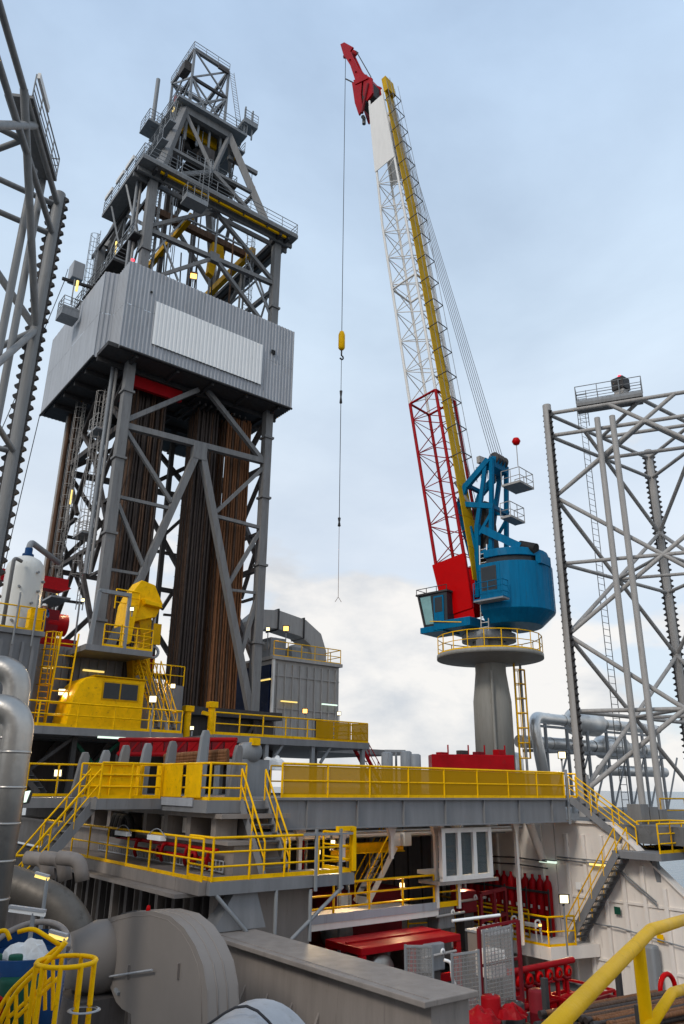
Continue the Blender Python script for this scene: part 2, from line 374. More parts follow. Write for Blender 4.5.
for fi, fn in enumerate(faces):
    for lst in ((front, upper, frontV) if fi == 0 else (front, upper)):
        for (p, q, wd) in lst:
            a = tz(p); b = tz(q); beam('brace', fn(*a), fn(*b), wd, 'steel_grey' if fi == 0 or a[1] > 30 else 'grimy_shaded_steel', der)  # side and back braces: grime and shade both put into a darker steel
    if fi:                                 # the sides behind have plain diagonals where the front has its open V
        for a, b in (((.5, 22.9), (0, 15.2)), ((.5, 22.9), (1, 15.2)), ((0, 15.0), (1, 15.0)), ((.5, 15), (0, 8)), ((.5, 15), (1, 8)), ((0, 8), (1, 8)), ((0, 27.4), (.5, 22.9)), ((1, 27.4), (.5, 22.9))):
            beam('brace', fn(*a), fn(*b), .28 if fi == 1 else .34, 'grimy_shaded_steel', der)
g = ony(199, 451, AY); box('gusset', g.x-.55, g.x+.55, AY-.26, AY+.26, g.z-.75, g.z+.6, 'steel_grey', der, bevel=.04)
for px, py in ((214, 258),): q = ony(px, py, AY); box('gusset', q.x-.4, q.x+.4, AY-.2, AY+.2, q.z-.4, q.z+.4, 'steel_grey', der)
# wind wall: ribbed sheets hung side by side in two rows
plan = [(29.15, 57.7), (29.15, 43.9), (15.0, 43.9), (15.0, 45.9), (14.1, 46.2), (14.1, 57.7), (29.15, 57.7)]
def sheet(p, q, z0, z1, m, pitch=.30, dep=.055):
    p = V((*p, 0)); q = V((*q, 0)); d = (q-p); Ln = d.length; d.normalize(); nrm = d.cross(V((0, 0, 1))); n = max(1, round(Ln/pitch)); b = MB(); prof = []
    for k in range(n):
        for t, h in ((0, 0), (.30, 0), (.42, 1), (.88, 1)): prof.append(p+d*((k+t)/n*Ln)+nrm*(h*dep))
    prof.append(q); vs = [x+V((0, 0, z0)) for x in prof]+[x+V((0, 0, z1)) for x in prof]; m_ = len(prof)
    b.add(vs, [(i, i+1, m_+i+1, m_+i) for i in range(m_-1)]); return b
ww = box('wind_wall', 14.3, 29.0, 44.12, 57.5, ZB, ZB+.30, 'steel_dark', der)
# floor of the box is a ring round the open racking board
for i in range(len(plan)-1):
    a, b = V(plan[i]), V(plan[i+1]); n = max(1, round((b-a).length/1.45))
    # orientation so that the ribs face outwards
    for k in range(n):
        p = a.lerp(b, k/n); q = a.lerp(b, (k+1)/n)
        for (z0, z1) in ((ZB, ZB+3.58), (ZB+3.60, ZT)):
            plain = i == 4
            sheet(p, q, z0, z1, 'clad_grey', .29 if not plain else .6, .05 if not plain else .012).build('wall_panel', 'clad_grey', ww)
wp0 = ony(154, 302, 43.8); wp1 = ony(261.5, 386, 43.8)
for k in range(6):
    x0 = 17.2+9.0*k/6; x1 = 17.2+9.0*(k+1)/6
    sheet((x0, 43.82), (x1, 43.82), 28.9, 32.4, 'clad_white', .29, .022).build('white_panel', 'clad_white', ww)
box('vent_opening', 27.0, 27.35, 43.80, 43.86, 32.0, 32.35, 'rubber', ww); box('vent_opening', 16.7, 16.85, 43.80, 43.86, 32.9, 33.05, 'rubber', ww)
bar('lower_edge', (15, 43.86, ZB+.02), (29.15, 43.86, ZB+.02), .09, 'steel_dark', der); bar('lower_edge', (14.1, 46.2, ZB+.02), (14.1, 57.7, ZB+.02), .09, 'steel_dark', der)
for y in (46, 48.2, 50.4, 52.6, 54.8): beam('floor_beam', (14.3, y, ZB-.2), (29, y, ZB-.2), .2, 'steel_dark', der, .35)
for x in (16.4, 19.5, 22.3, 25.2, 28.1): beam('floor_beam', (x, 44.1, ZB-.1), (x, 57.5, ZB-.1), .2, 'steel_dark', der, .3)
# red racking board with finger slots under the box
for k in range(7): beam('racking_finger', (17.2+k*.5, 46.4, ZB-.55), (17.2+k*.5, 50.2, ZB-.55), .16, 'red', der, .2)
beam('racking_board', (16.8, 46.3, ZB-.8), (20.9, 46.3, ZB-.8), .3, 'red', der, .9)
for k in range(9): beam('racking_finger', (22.4+k*.5, 46.2, ZB-.75), (22.4+k*.5, 49.8, ZB-.75), .14, 'steel_dark', der, .2)
# dolly guide rails and standpipes inside
for x in (20.6, 23.4): beam('guide_rail', (x, 52.6, ZF), (x, 52.6, 56), .34, 'steel_dark', der)
beam('guide_rail', (22.0, 53.2, ZF), (22.0, 53.2, 40), .75, 'rusty_steel', der)
for k, (dx, dy) in enumerate(((-.55, -.3), (-.55, .2), (-.2, -.62), (.2, -.62))):
    bar('standpipe', (AX+dx, CY+dy, ZF), (AX+dx, CY+dy, ZB), .16, ('rusty_steel', 'leg_warm')[k % 2], der)
for dx in (-.55, -.82): bar('standpipe', (AX+dx, AY+1.1, ZF+8), (AX+dx, AY+1.1, ZP-.3), .13, 'leg_warm' if dx > -.6 else 'steel_mid', der)
# caged ladders and rest baskets
ladder(der, (AX-.55, AY+2.6, ZF+6), (AX-.55, AY+2.6, ZB-1), (0, 1, 0), 'leg_warm', .5, .03, -.9)
for z in (23.2, 15.6):
    box('rest_basket', AX-1.2, AX-.15, AY+1.8, AY+3.5, z-.1, z, 'steel_mid', der); rail(der, [(AX-.2, AY+1.85, z), (AX-1.15, AY+1.85, z), (AX-1.15, AY+3.45, z), (AX-.2, AY+3.45, z)], 'leg_warm', 1.1, .8, .025, 2, .1)
ladder(der, (22.6, CY-.5, ZF), (22.6, CY-.5, ZB), (1, 0, 0), 'leg_warm', .5, .03, .9)
ladder(der, (26.4, CY-.5, ZF+3), (26.4, CY-.5, ZB), (1, 0, 0), 'leg_warm', .5, .03, .9)
ladder(der, (AX-.45, 52.9, ZF+4), (AX-.45, 52.9, ZB), (0, 1, 0), 'leg_warm', .5, .03, -.9)
for z in (10.5, 17.5): box('landing', 21.6, 23.8, CY-1.3, CY-.35, z-.12, z, 'steel_dark', der)
for z in (11.8,): box('landing', AX-1.6, AX-.3, 50.4, 53.6, z-.12, z, 'steel_mid', der)
for z in (12.3, 19): bar('marker_light', (AX-.7, 52.2, z), (AX-.7, 52.2, z+1.1), .06, 'tube_yellow', der)
# deck round the top of the legs
pl = [(14.95, 44.0), (29.2, 44.0), (29.2, 57.6), (14.95, 57.6)]
for (x0, x1, y0, y1) in ((14.95, 29.2, 44.0, 45.25), (14.95, 16.2, 45.26, 52.2), (27.9, 29.2, 45.26, 57.6), (16.3, 27.8, 56.4, 57.6)):
    box('crown_walkway', x0, x1, y0, y1, ZP-.32, ZP, 'steel_grey', der)
for y in (45.0, 45.8): beam('walkway_beam', (15, y, ZP-.55), (29.2, y, ZP-.55), .2, 'steel_grey', der, .4)
for x in (16.2, 17.0, 27.6, 28.4): beam('walkway_beam', (x, 44.2, ZP-.5), (x, 57.4, ZP-.5), .2, 'steel_dark', der, .38)
rail(der, [(16.4, 52.1, ZP), (15.0, 52.1, ZP), (15.0, 44.06, ZP), (29.14, 44.06, ZP), (29.14, 57.5, ZP)], 'steel_mid', 1.15, 1.5, .028, 2, .15)
beam('yellow_beam', (16.6, 44.4, ZP-.46), (28.2, 44.4, ZP-.46), .16, 'yellow', der, .16)
for k in range(5): x = 17.0+k*2.3; beam('hanger', (x, 44.22, ZP-.6), (x, 44.22, ZP-.3), .1, 'steel_dark', der)
for y in (45.4, 47.3, 49.6): b0 = V((14.75, y, ZP+.65)); beam('lamp_board', b0, b0+V((0, 1.5, 0)), .16, 'boom_white', der, .34)
# yellow service crane beams hung inside the top
beam('crane_rail', (20.4, 46.5, ZP-1.1), (20.4, 56, ZP-1.1), .4, 'yellow_dark', der, .55)
beam('crane_rail', (26.6, 47.0, ZP-1.0), (26.6, 57, ZP-1.0), .45, 'yellow_dark', der, .65)
beam('crane_bridge', (17, 48.2, ZP-.8), (27.5, 48.2, ZP-.8), .5, 'rusty_steel', der, .6)
MB().prism([(23.2, 48, ZP-1.2), (24.2, 48, ZP-1.2), (24.4, 48, ZP-2.4), (23.7, 48, ZP-3.2), (23.5, 48, ZP-4.6), (23.0, 48, ZP-4.4), (23.1, 48, ZP-2.6)], (0, .5, 0)).build('hoist_hook', 'yellow_dark', der)
beam('strut', (15.1, 47.4, ZP-.4), (16.4, 46.0, 37.6), .14, 'steel_mid', der); beam('strut', (15.1, 50.4, ZP-.4), (16.4, 49.6, 38.6), .14, 'steel_mid', der)
# basket and caged ladder hanging from the front walkway
q = ony(160, 193, 44.0); box('hanging_basket', 18.4, 20.2, 43.2, 44.3, ZP-2.6, ZP-2.4, 'steel_mid', der)
rail(der, [(18.4, 44.0, ZP-2.4), (18.4, 43.25, ZP-2.4), (20.2, 43.25, ZP-2.4), (20.2, 44.0, ZP-2.4)], 'steel_mid', 1.2, .7, .025, 2, .3)
ladder(der, (20.0, 43.5, ZP-2.3), (20.0, 43.5, ZP+2.2), (1, 0, 0), 'steel_mid', .5, .03, .9)
# tapering crown
CX0, CX1, CY0, CY1, ZC = 19.7, 24.3, 48.8, 53.2, 56.6
corner = [((AX+.3, AY+.2), (CX0, CY0)), ((BX-.3, AY+.2), (CX1, CY0)), ((AX+.3, CY-.2), (CX0, CY1)), ((BX-.3, CY-.2), (CX1, CY1))]
def onleg(i, t): a, b = corner[i]; return V((a[0]+(b[0]-a[0])*t, a[1]+(b[1]-a[1])*t, ZP+(ZC-ZP)*t))
for i in range(4): beam('crown_leg', onleg(i, 0), onleg(i, 1), .6, 'steel_grey', der)
for i, j in ((0, 1), (0, 2), (1, 3), (2, 3)):
    m_ = (onleg(i, .42)+onleg(j, .42))/2
    for a, b, wd in ((onleg(i, 1), m_, .3), (onleg(j, 1), m_, .3), (onleg(i, .42), onleg(j, .42), .28), (m_, onleg(j, .03), .3), (m_, onleg(i, .03), .3)): beam('crown_brace', a, b, wd, 'steel_grey', der)
    beam('crown_girder', onleg(i, 1), onleg(j, 1), .45, 'steel_grey', der, .8)
box('water_table', CX0-.9, CX1+1.5, CY0-.7, CY1+1.2, ZC+.4, ZC+.6, 'steel_mid', der)
rail(der, [(CX0-.85, CY1+1.1, ZC+.6), (CX0-.85, CY0-.65, ZC+.6), (CX1+1.45, CY0-.65, ZC+.6), (CX1+1.45, CY1+1.1, ZC+.6)], 'steel_mid', 1.15, 1.2, .028, 2, .15)
MB().box(CX0+.5, CX1-.6, CY0+1.2, CY0+1.6, ZC-1.0, ZC+.2).build('crown_block_beam', 'yellow_dark', der)
for k in range(7):
    x = CX0+.4+k*.62; y = CY0+.6+(k % 3)*1.1; bar('fast_line', (x, y, ZP-9 if k % 2 else ZP-3), (x, y, ZC-.4), .035, 'rope' if k % 3 else 'rope_light', der, 5)
for k in range(4): x = CX0+.5+k*1.15; beam('crown_hanger', (x, CY0+.4, ZC-2.8), (x, CY0+.4, ZC-.2), .18, 'steel_mid', der)
box('machinery_box', CX0+2.2, CX0+3.4, CY0+.2, CY0+1.4, ZC-3.6, ZC-2.4, 'grimy_shaded_steel', der); box('machinery_box', CX0+.2, CX0+1.2, CY0+2, CY0+3.4, ZC-3.9, ZC-1.6, 'steel_dark', der)
ladder(der, (17.9, 47.3, ZP+.1), (19.4, 49.2, ZC+1.2), (1, -1, 0), 'steel_mid', .55, .035, .9)
ladder(der, (24.9, 48.0, ZC+.6), (23.8, 48.4, 64), (1, 0, 0), 'steel_mid', .5, .03)
for p, q in (((20, 48.6, 60.6), (20, 53.2, ZC+.6)), ((20, 53.2, 60.6), (20, 48.6, ZC+.6)), ((23.6, 48.6, 60.6), (21.8, 48.6, ZC+.6)), ((20.0, 48.6, 60.6), (21.8, 48.6, ZC+.6))): beam('top_brace', p, q, .16, 'steel_mid', der)
box('top_floodlights', 22.4, 23.5, 48.3, 48.5, 63.4, 63.8, 'grimy_shaded_steel', der); box('top_winch', 19.5, 20.2, 49.4, 50.6, 62.2, 63.2, 'grimy_shaded_steel', der)
box('red_marker', 19.6, 19.9, 50.9, 51.2, 59.6, 60.2, 'bright_red', der)
MB().lathe((22.2, 51.2, ZC-.9), [(0, -.3), (.85, -.3), (.95, 0), (.85, .3), (0, .3)], 20, 'y').build('sheave', 'steel_dark', der)
MB().lathe((21.2, 51.2, ZC-.9), [(0, -.3), (.85, -.3), (.95, 0), (.85, .3), (0, .3)], 20, 'y').build('sheave', 'steel_dark', der)
box('mid_landing', CX0+.6, CX1+1.0, CY0-.3, CY0+1.6, ZP+6.2, ZP+6.35, 'steel_dark', der); rail(der, [(CX0+.6, CY0-.25, ZP+6.35), (CX1+1, CY0-.25, ZP+6.35), (CX1+1, CY0+1.6, ZP+6.35)], 'steel_mid', 1.1, 1.1, .028, 2, .12)
box('pulley_house', CX0+.9, CX0+2.6, CY0+1.2, CY0+3.0, ZP+4.0, ZP+6.1, 'steel_dark', der)
# lifting frame on the very top
T = {}
for n_, (x, y) in {'a': (20.0, 48.6), 'b': (23.6, 48.6), 'c': (20.0, 53.2), 'd': (23.6, 53.2)}.items():
    T[n_] = V((x, y, 64)); beam('top_post', (x, y, ZC+.6), (x, y, 64), .2, 'steel_mid', der)
for a, b in ('ab', 'ac', 'bd', 'cd'):
    beam('top_beam', T[a], T[b], .28, 'steel_grey', der, .36); dz = V((0, 0, -3.4)); beam('top_beam', T[a]+dz, T[b]+dz, .2, 'steel_dark', der, .3)
    for p, q in ((T[a], T[b]+dz), (T[b], T[a]+dz), (T[a]+dz, T[b]+dz*2), (T[b]+dz, T[a]+dz*2)): beam('top_brace', p, q, .13, 'steel_mid', der)
rail(der, [(23.6, 48.45, 64.1), (19.85, 48.45, 64.1), (19.85, 53.3, 64.1)], 'steel_mid', .75, 1.2, .028, 1, .1)
bar('vent_stack', (18.0, 51.6, 55.5), (18.0, 51.6, 61.6), .2, 'steel_mid', der)
box('side_landing', 17.3, 18.9, 50.8, 52.8, 55.6, 55.75, 'steel_mid', der); rail(der, [(18.9, 50.85, 55.75), (17.35, 50.85, 55.75), (17.35, 52.75, 55.75)], 'steel_mid', 1.2, .8, .028, 2, .12)
stairs('', '', (17.6, 46.8, ZP+.1), (19.2, 51.5, ZC+.4), .8, (1, -.3, 0), 'steel_mid', 'steel_mid', 22, thing_=der, mt='steel_mid')
for z in (ZP+5, ZC-.8): bar('marker_light', (18.7, 48.9, z), (18.9, 49.2, z+.9), .07, 'tube_yellow', der)
for x in (25.6, 26.4): beam('davit', (x, 48.4, ZC+.6), (x, 48.4, ZC+4.2), .12, 'steel_mid', der)
box('davit_basket', 25.3, 26.8, 48.0, 49.2, ZC+1.9, ZC+2.3, 'steel_mid', der); rail(der, [(25.3, 48, ZC+2.3), (26.8, 48, ZC+2.3)], 'steel_mid', 1.1, .7, .028, 2, .2)
beam('crown_jib', (CX1, 48.7, ZC-2.6), (27.4, 48.7, ZC-2.6), .3, 'steel_grey', der, .4)
MB().lathe((26.9, 48.7, ZC-4.6), [(0, -.2), (.35, -.2), (.42, 0), (.35, .2), (0, .2)], 14, 'y').build('tackle_block', 'orange', der); bar('tackle_line', (26.9, 48.7, ZC-2.8), (26.9, 48.7, ZC-4.3), .03, 'rope', der)
# equipment on the left flank of the upper part
box('winch_box', 14.6, 15.6, 57.0, 58.3, 41.2, 42.9, 'clad_grey', der, bevel=.05)
box('side_basket', 12.6, 13.9, 50.4, 51.8, 33.0, 33.3, 'steel_mid', der); rail(der, [(13.9, 50.45, 33.3), (12.65, 50.45, 33.3), (12.65, 51.8, 33.3), (13.9, 51.8, 33.3)], 'steel_mid', 1.3, .6, .03, 3, .5)
beam('basket_arm', (12.4, 51, 36.3), (15.4, 51, 36.6), .2, 'steel_dark', der); bar('basket_hanger', (13.2, 50.5, 34), (13.2, 50.5, 36.3), .05, 'steel_mid', der); bar('marker_light', (13.3, 50.0, 35.0), (13.3, 50.0, 35.9), .1, 'tube_yellow', der)
for y in (48, 52, 55): box('flank_landing', 14.8, 16.2, y-.8, y+.8, 36.9, 37.1, 'steel_dark', der); rail(der, [(16, y-.8, 37.1), (14.85, y-.8, 37.1), (14.85, y+.8, 37.1), (16, y+.8, 37.1)], 'steel_mid', 1.1, .8, .028, 2, .15)
ladder(der, (15.4, 53.6, 35), (15.4, 53.6, 44), (0, 1, 0), 'steel_mid', .5, .03, -.9)
for z in (36.5, 40): bar('marker_light', (15.9, 50.4, z), (15.9, 50.4, z+1.2), .08, 'tube_yellow', der)
flood(0, ony(193.5, 276, 45.2), (-.4, -1, -.2), 'amber flood light glowing above the rim of the derrick box', 'lamp_warm', .9, .55)
bar('beacon', (15.3, 44.3, ZT-.1), (15.3, 44.3, ZT+.45), .13, 'lamp_red', der)
for k, (x, y, z0, z1, r_, m) in enumerate(((17.4, 46.0, 35, 44, .09, 'leg_warm'), (19.1, 47.5, 35, 52, .07, 'steel_mid'), (24.6, 47.0, 35, 44, .08, 'rusty_steel'), (25.6, 53, 35, 55, .1, 'steel_mid'), (21.3, 54.8, 35, 55, .14, 'grimy_shaded_steel'), (18.2, 55.2, 35, 44, .12, 'rusty_steel'), (27.2, 50, 35, 44, .1, 'leg_warm'), (22.9, 50.2, 35, 55, .06, 'rope'))): bar('riser', (x, y, z0), (x, y, z1), r_, m, der)
for fn in faces:
    for a_, b_ in (((0, 36.2), (.25, 42)), ((.25, 36.2), (0, 41.5)), ((1, 36.2), (.76, 41)), ((.5, 39.6), (.5, 44.4)), ((.25, 42.2), (.75, 42.2))): beam('thin_brace', fn(*a_), fn(*b_), .13, 'steel_mid', der)
for z in (38.8,):
    box('belt_walkway', AX-1.0, AX-.35, AY, CY, z-.12, z, 'steel_dark', der); rail(der, [(AX-.95, AY, z), (AX-.95, CY, z)], 'steel_mid', 1.1, 1.3, .028, 2, .15)
    box('belt_walkway', AX+.4, BX-.4, CY-1.0, CY-.4, z-.12, z, 'steel_dark', der); rail(der, [(AX+.4, CY-.95, z), (BX-.4, CY-.95, z)], 'steel_mid', 1.1, 1.3, .028, 2, .15)
ladder(der, (AX+.7, AY+.9, 35), (AX+.7, AY+.9, 44.5), (1, 0, 0), 'steel_mid', .5, .03, .9); ladder(der, (25.9, AY+1, 35), (25.9, AY+1, 44.5), (1, 0, 0), 'steel_mid', .5, .03, .9)
for k in range(5):
    x = 18.6+k*1.7; MB().tube([(x, 51+.3*k, 44-.0)]+[(x+.9*math.sin(t_*1.5)*.6, 51+.3*k+.4*t_, 44-7.5*math.sin(math.pi*t_*.5)) for t_ in [.2*j for j in range(1, 6)]], .06, 6).build('service_hose', 'rubber', der)
MB().box(20.9, 23.2, 51.6, 52.5, 36.0, 38.6).build('travelling_block', 'yellow_dark', der); MB().box(21.3, 22.8, 51.7, 52.4, 33.5, 35.9).build('top_drive', 'grimy_shaded_steel', der)
for k, z in enumerate((49.2, 52.4)):
    t_ = (z-ZP)/(ZC-ZP); a_, b_, c_ = onleg(0, t_), onleg(1, t_), onleg(2, t_)
    box('crown_landing', a_.x-.95, a_.x-.35, a_.y-.9, c_.y, z, z+.12, 'steel_mid', der); rail(der, [(a_.x-.9, c_.y, z+.12), (a_.x-.9, a_.y-.85, z+.12)], 'steel_mid', 1.05, 1.0, .026, 2, .12)
for k in range(8):
    z = ZC-3.5+k*.42; x = CX1+.3+.1*k; beam('clutter_bar', (x, CY0-.5, z), (x+random.uniform(.2, .9), CY0+.8, z+random.uniform(-.6, .8)), .1, ('steel_mid', 'grimy_shaded_steel', 'yellow_dark')[k % 3], der)
rail(der, [(CX1+1.4, CY0-.6, ZC-1.4), (CX1+1.4, CY1, ZC-1.4)], 'steel_mid', 1.1, .9, .028, 2, .2); box('crown_side_landing', CX1+.4, CX1+1.45, CY0-.6, CY1, ZC-1.55, ZC-1.42, 'steel_mid', der)
# long guy lines of the derrick
def line(name, label, p, q, r=.02, m='rope', sag=0, cat='cable'):
    p = V(p); q = V(q); pts = [p.lerp(q, k/10)-V((0, 0, sag*4*(k/10)*(1-k/10))) for k in range(11)]
    return MB().tube(pts, r, 5).build(name, m, label=label, cat=cat)
line('cable', 'thin cable dropping from the winch box down the flank of the derrick box', (14.3, 57.4, 42), (12.6, 51.0, 36.4), .03)
line('cable', 'thin cable hanging straight down from the far corner of the derrick box', (14.0, 57.4, ZB), (13.4, 59.5, 8), .035, sag=-.4)
line('cable', 'thin cable slanting from the box basket down beside the toothed leg', (12.6, 51, 36.2), (8.3, 52, 13), .03, sag=.5)
# drill pipes standing in the derrick
def pipes(x0, y0, nx, ny, mats, zt, lab):
    for i in range(nx):
        for j in range(ny):
            if i not in (0, nx-1) and j > 1: continue
            x = x0+i*.215+random.uniform(-.03, .03); y = y0+j*.215+random.uniform(-.03, .03); m = random.choice(mats)
            o = bar('drill_pipe', (x, y, ZF+.1), (x+random.uniform(-.04, .04), y+random.uniform(-.04, .04), zt-random.uniform(0, .6)), random.choice((.085, .1, .1)), m, None, 8)
            tag(o, lab, 'pipe', 'drill pipes: '+lab)
pipes(18.0, 47.2, 11, 8, ['pipe_dark', 'pipe_dark', 'pipe_brown'], ZB-.5, 'dark drill pipe racked upright above the yellow pipe handler')
pipes(22.9, 47.0, 8, 9, ['pipe_dark', 'pipe_dark', 'pipe_brown'], ZB-.5, 'dark drill pipe racked upright behind the big inverted V brace')
pipes(25.2, 46.6, 10, 8, ['pipe_brown', 'pipe_rust', 'pipe_rust'], ZB-.5, 'rust brown drill pipe in the stack nearest the ribbed module')
box('drill_floor', 12.5, 28.9, 43.2, 60, ZF-.5, ZF, 'steel_dark', kind='structure')
sb_ = thing('substructure', 'dark steel substructure carrying the drill floor above the deck', 'steel structure', (18, 46, -.45))
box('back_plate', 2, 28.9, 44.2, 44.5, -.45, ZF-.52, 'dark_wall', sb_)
for k in range(9): x = 4+k*2.9; beam('column', (x, 43.9, -.45), (x, 43.9, ZF-.52), .4, 'grimy_shaded_steel', sb_)
for k in range(8): x = 4+k*2.9; beam('brace', (x, 43.8, -.4), (x+2.9, 43.8, ZF-.6), .2, 'grimy_shaded_steel', sb_)
# ================================================================== pedestal crane
CC = V((37.83, 32.62, 0)); CF = (R0*-.73+HD*.683).normalized(); CL = (R0*-.683-HD*.73).normalized(); UZ = V((0, 0, 1))
def cr(a, b, z): return CC+CF*a+CL*b+UZ*(z if z < 9.4 else z-.55)
def onl(px, py, b):
    d = ray(px, py); o = CC+CL*b; return d*(o.dot(CL)/d.dot(CL))
def zv(P, py):
    lo, hi = -60, 140
    for _ in range(50):
        m = (lo+hi)/2; q = V((P.x, P.y, m)); y = 512-F_PX*q.dot(UP)/q.dot(FW)
        if y > py: lo = m
        else: hi = m
    return m
crn = thing('pedestal_crane', 'blue offshore crane with red and white lattice boom on a grey pedestal', 'crane', (CC.x, CC.y, -.4))
MB().lathe(cr(0, 0, 0), [(0, -.45), (1.2, -.45), (1.2, 5.2), (1.12, 5.8), (.98, 7.0), (.98, 9.7)], 40).build('pedestal', 'pedestal', crn)
for a in (.9, -2.4): p = cr(0, 0, 0)+V((math.cos(a), math.sin(a), 0))*1.36; bar('cable_pipe', p+UZ*-.4, p+UZ*7, .09, 'pedestal', crn)
MB().lathe(cr(0, 0, 0), [(.98, 7.55), (3.3, 7.86), (3.42, 7.86), (3.42, 8.12), (.98, 8.12)], 48).build('ring_platform', 'pedestal', crn)
ring = [cr(0, 0, 8.12)+V((math.cos(2*math.pi*k/20), math.sin(2*math.pi*k/20), 0))*3.36 for k in range(21)]
rail(crn, ring, 'yellow', 1.15, 1.1, .03, 1, .1)
MB().lathe(cr(0, 0, 0), [(1.06, 9.0), (1.75, 9.0), (1.75, 9.45), (1.5, 9.5), (1.5, 9.72), (0, 9.72)], 40).build('slew_ring', 'steel_mid', crn)
box('control_box', CC.x-1.6, CC.x-1.1, CC.y-.9, CC.y-.3, 8.12, 9.3, 'steel_grey', crn)
p0 = onl(512, 742, -.9); ladder(crn, V((CC.x+1.05, CC.y-1.05, -.4)), V((CC.x+1.05, CC.y-1.05, 7.7)), (.7, .7, 0), 'yellow', .6, .04, .9)
bar('cable_pipe', (CC.x+1.5, CC.y-1.2, -.4), (CC.x+1.5, CC.y-1.2, 7.6), .08, 'steel_mid', crn)
# house: straight flanks, round tail
HW = 2.55
def hpoly(fr, bk, hw, z, n=14, rr=None):
    rr = rr or hw; pts = [cr(fr, hw, z), ]
    c = bk+rr
    for k in range(n+1):
        a = math.pi/2+math.pi*k/n; pts.append(cr(c+rr*math.cos(a), hw*math.sin(a), z))
    pts.append(cr(fr, -hw, z)); return pts
def loft(polys):
    b = MB(); n = len(polys[0]); base = 0
    for q in polys: b.v += [V(p) for p in q]
    for i in range(len(polys)-1):
        for k in range(n):
            k2 = (k+1) % n; b.f.append((i*n+k, i*n+k2, (i+1)*n+k2, (i+1)*n+k)); b.sm.append(False)
    b.f.append(tuple(range(n))[::-1]); b.f.append(tuple((len(polys)-1)*n+k for k in range(n))); b.sm += [False, False]; return b
hs = loft([hpoly(-1.1, -3.7, 2.0, 10.28), hpoly(-1.1, -4.6, HW, 11.05), hpoly(-1.1, -4.6, HW, 14.05)]).build('house', 'crane_blue', crn, bevel=.03)
for p in hs.data.polygons: p.use_smooth = abs(p.normal.z) < .2 and len(p.vertices) == 4
hs.data.polygons.foreach_set('use_smooth', [False]*len(hs.data.polygons))
loft([hpoly(-1.6, -4.3, 2.35, 14.06), hpoly(-1.6, -4.3, 2.35, 14.42)]).build('engine_hood', 'glass_dark', crn)
loft([hpoly(-1.5, -4.5, 2.5, 14.43), hpoly(-1.5, -4.4, 2.5, 14.95)]).build('hood_roof', 'crane_blue', crn, bevel=.03)
for a0 in (): MB().hexa([cr(a0-.15, 2.15, 14.92), cr(a0+.15, 2.15, 14.92), cr(a0+.15, 2.33, 14.92), cr(a0-.15, 2.33, 14.92)], [cr(a0-.15, 2.15, 15.46), cr(a0+.15, 2.15, 15.46), cr(a0+.15, 2.33, 15.46), cr(a0-.15, 2.33, 15.46)]).build('hood_post', 'crane_blue', crn)
def lbox(name, f0, f1, l0, l1, z0, z1, m, bevel=0, par=None):
    return MB().hexa([cr(f0, l0, z0), cr(f1, l0, z0), cr(f1, l1, z0), cr(f0, l1, z0)], [cr(f0, l0, z1), cr(f1, l0, z1), cr(f1, l1, z1), cr(f0, l1, z1)]).build(name, m, par or crn, bevel=bevel)
lbox('window', -2.3, -1.35, HW-.02, HW+.02, 12.35, 13.75, 'glass_dark', par=hs); lbox('window_frame', -2.37, -1.28, HW-.03, HW+.01, 12.28, 13.82, 'steel_dark', par=hs)
lbox('balcony', -3.2, -1.1, HW, HW+.75, 11.45, 11.55, 'steel_mid'); rail(crn, [cr(-1.1, HW+.7, 11.55), cr(-3.2, HW+.7, 11.55), cr(-3.2, HW+.05, 11.55)], 'crane_blue', 1.1, .95, .025, 2, .08)
lbox('panel_seam', -2.0, -1.1, HW, HW+.008, 13.6, 13.62, 'navy', par=hs)
for k in range(7):
    a_ = math.pi/2+math.pi*(k+.5)/7; c0 = -4.6+HW; p_ = cr(c0+(HW+.0)*math.cos(a_), HW*math.sin(a_), 11.1); beam('panel_seam', p_, p_+UZ*2.9, .022, 'crane_blue', hs)
lbox('tail_fin', -4.65, -4.3, -.4, .9, 13.9, 14.5, 'crane_blue')
# cab, hung in front of the near flank
lbox('cab_floor', 1.9, 3.75, .5, 2.45, 10.2, 10.6, 'crane_blue', .03)
lbox('underframe', -.25, 2.6, -2.2, 2.5, 10.28, 10.85, 'crane_blue', .03)
def cq(*p): return [cr(*q) for q in p]
MB().hexa(cq((1.60, 0.70, 10.61), (3.40, 0.70, 10.61), (3.40, 2.30, 10.61), (1.60, 2.30, 10.61)), cq((1.60, 0.70, 12.79), (3.90, 0.70, 12.79), (3.90, 2.30, 12.79), (1.60, 2.30, 12.79))).build('cab', 'glass_dark', crn)
MB().hexa(cq((3.47, 0.77, 10.69), (3.51, 0.77, 10.69), (3.51, 2.25, 10.69), (3.47, 2.25, 10.69)), cq((3.94, 0.77, 12.71), (3.98, 0.77, 12.71), (3.98, 2.25, 12.71), (3.94, 2.25, 12.71))).build('windscreen', 'cab_glass', bpy.data.objects['cab'])
MB().hexa(cq((2.70, 2.31, 10.77), (3.33, 2.31, 10.77), (3.33, 2.35, 10.77), (2.70, 2.35, 10.77)), cq((2.90, 2.31, 12.67), (3.75, 2.31, 12.67), (3.75, 2.35, 12.67), (2.90, 2.35, 12.67))).build('side_window', 'cab_glass', bpy.data.objects['cab'])
lbox('cab_door', 1.85, 2.65, 2.31, 2.35, 10.75, 12.6, 'crane_blue', par=bpy.data.objects['cab']); lbox('door_window', 1.95, 2.55, 2.35, 2.37, 11.5, 12.5, 'glass_dark', par=bpy.data.objects['cab'])
